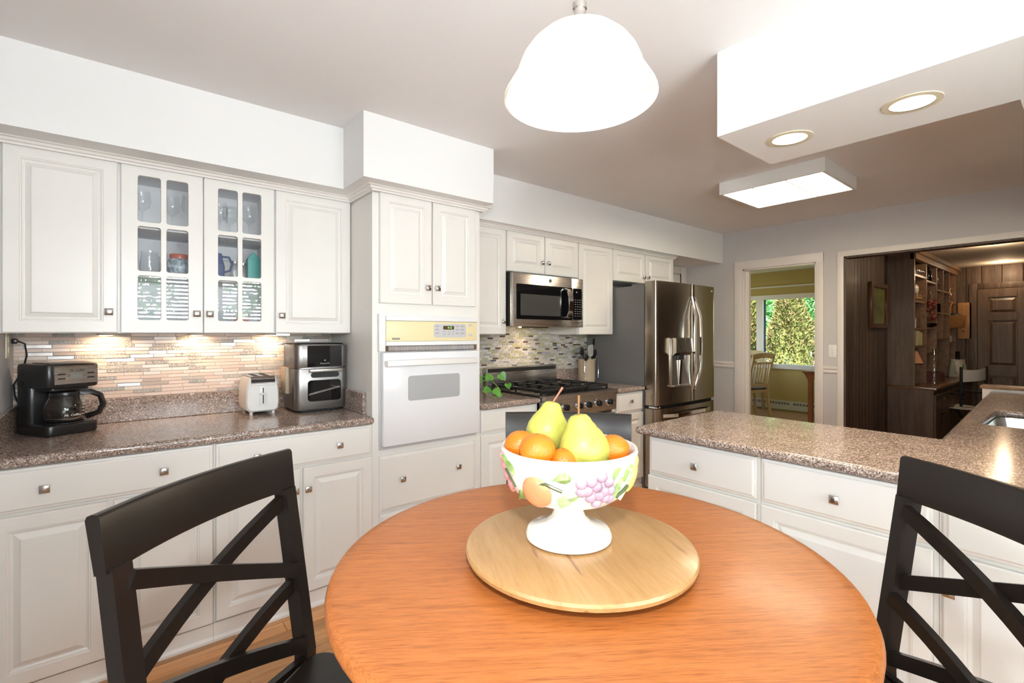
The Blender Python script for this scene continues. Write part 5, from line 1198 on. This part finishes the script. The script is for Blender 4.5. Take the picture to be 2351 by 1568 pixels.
# ------------------------------------------------------------------ garden outside
tag(MB().box(EX + .15, 30, -8, 16, -.35, -.30).build('lawn', 'lawn'), 'green lawn outside the dining window', 'lawn', kind='structure')
fe = thing('garden_fence', 'weathered grey board fence behind the cedar', 'fence', (14.2, 0, -.30))
bmh = MB().box(-.012, .012, 0, .135, 0, 1.55).mesh('board'); bmh.materials.append(M['grey_fence'])
for k in range(56): put('board', bmh, None, fe, (0, 1.0 + k * .142, .02))
for k in range(5): MB().box(-.12, -.013, 0, .10, 0, 2.0).build('post', 'grey_fence', fe, (0, 2.4 + k * 1.55, 0))
MB().box(-.06, -.013, 1.0, 9.0, 1.25, 1.34).build('rail', 'grey_fence', fe)
def foliage(rr, n, shape, size, mats, up=.4, asp=.5):
    b = MB()
    for _ in range(n):
        p, out = shape(rr); s = size * rr.uniform(.6, 1.4)
        d = (out + Vector((rr.uniform(-.8, .8), rr.uniform(-.8, .8), rr.uniform(-.3, 1) * up * 2))).normalized(); w = d.cross(Vector((rr.uniform(-1, 1), rr.uniform(-1, 1), rr.uniform(-1, 1)))).normalized() * s * asp
        b.raw([p - d * s * .4, p + w * .5, p + d * s, p - w * .5], [(0, 1, 2, 3)], rr.randrange(len(mats)))
    return b
def cedar(label, x, y, h, r, n, seed):
    rr = random.Random(seed); t = thing('cedar_tree', label, 'tree', (x, y, -.30))
    def shp(q):
        u = 1 - (1 - q.random() ** .8); z = h * (.02 + .98 * u); rad = r * (1 - u) ** .85 * (0.84 + .22 * q.random()) + .03; a = q.uniform(0, 2 * PI)
        bump = 1 + .10 * math.sin(a * 5 + z * 4) + .08 * math.sin(z * 9 + a * 2)
        return Vector((rad * bump * math.cos(a), rad * bump * math.sin(a), z)), Vector((math.cos(a), math.sin(a), .5))
    foliage(rr, n, shp, .055, ('cedar', 'cedar', 'cedar', 'cedar_brown'), .6, .55).build('foliage', ['cedar', 'cedar', 'cedar', 'cedar_brown'], t)
    MB().lathe([(.10, 0), (.07, h * .5), (.02, h * .95)], 0, 0, 10).build('trunk', 'trunk', t)
    MB().lathe([(r * .80, .1), (r * .58, h * .3), (r * .33, h * .6), (.03, h * .93)], 0, 0, 14).build('inner_growth', 'cedar', t)
cedar('wide conical cedar filling the dining window', 12.2, 4.62, 3.1, .80, 14000, 1)
cedar('cedar partly hidden behind the window mullion at the left', 10.6, 4.88, 3.8, .36, 11000, 2)
def broadleaf(label, x, y, z, r, n, mats, seed):
    rr = random.Random(seed); t = thing('leafy_tree', label, 'tree', (x, y, -.30))
    cl = [(Vector((rr.uniform(-.6, .6) * r, rr.uniform(-.7, .7) * r, z + rr.uniform(-.8, .8) * r)), r * rr.uniform(.3, .5)) for _ in range(16)]
    def shp(q):
        c, s = q.choice(cl); d = Vector((q.gauss(0, 1), q.gauss(0, 1), q.gauss(0, 1))).normalized(); return c + d * s * q.uniform(.75, 1.05), d
    foliage(rr, n, shp, .14, mats, .1, .7).build('foliage', list(mats), t)
    MB().lathe([(.13, 0), (.09, z)], 0, 0, 10).build('trunk', 'trunk', t)
broadleaf('bright green leafy tree at the left behind the fence', 16.6, 7.9, 3.0, 1.9, 9000, ('leaf_bright', 'leaf_bright', 'leaf_deep'), 5)
broadleaf('darker green leafy tree at the right behind the cedar', 19.6, 5.7, 3.3, 1.9, 9000, ('leaf_bright', 'leaf_deep'), 6)
broadleaf('tall green tree far behind the garden fence', 24.8, 9.2, 4.2, 2.8, 9000, ('leaf_bright', 'leaf_bright', 'leaf_deep'), 8)

# shrub outside the kitchen window, seen only as a reflection in the glazed cabinet doors
rr = random.Random(11); t = thing('garden_shrub', 'leafy shrub outside the kitchen window reflected in the cabinet glass', 'shrub', (.95, -1.75, 0))
cl = [Vector((rr.uniform(-1.3, 1.3), rr.uniform(-.12, .12), rr.uniform(.6, 2.2))) for _ in range(60)]
def shp(q):
    c = q.choice(cl); d = Vector((q.gauss(0, 1), q.gauss(0, .5), q.gauss(0, 1))).normalized(); return c + d * .16 * q.uniform(.5, 1), d
foliage(rr, 5200, shp, .05, ('leaf_bright', 'leaf_deep'), .1, .7).build('foliage', ['leaf_bright', 'leaf_deep'], t)
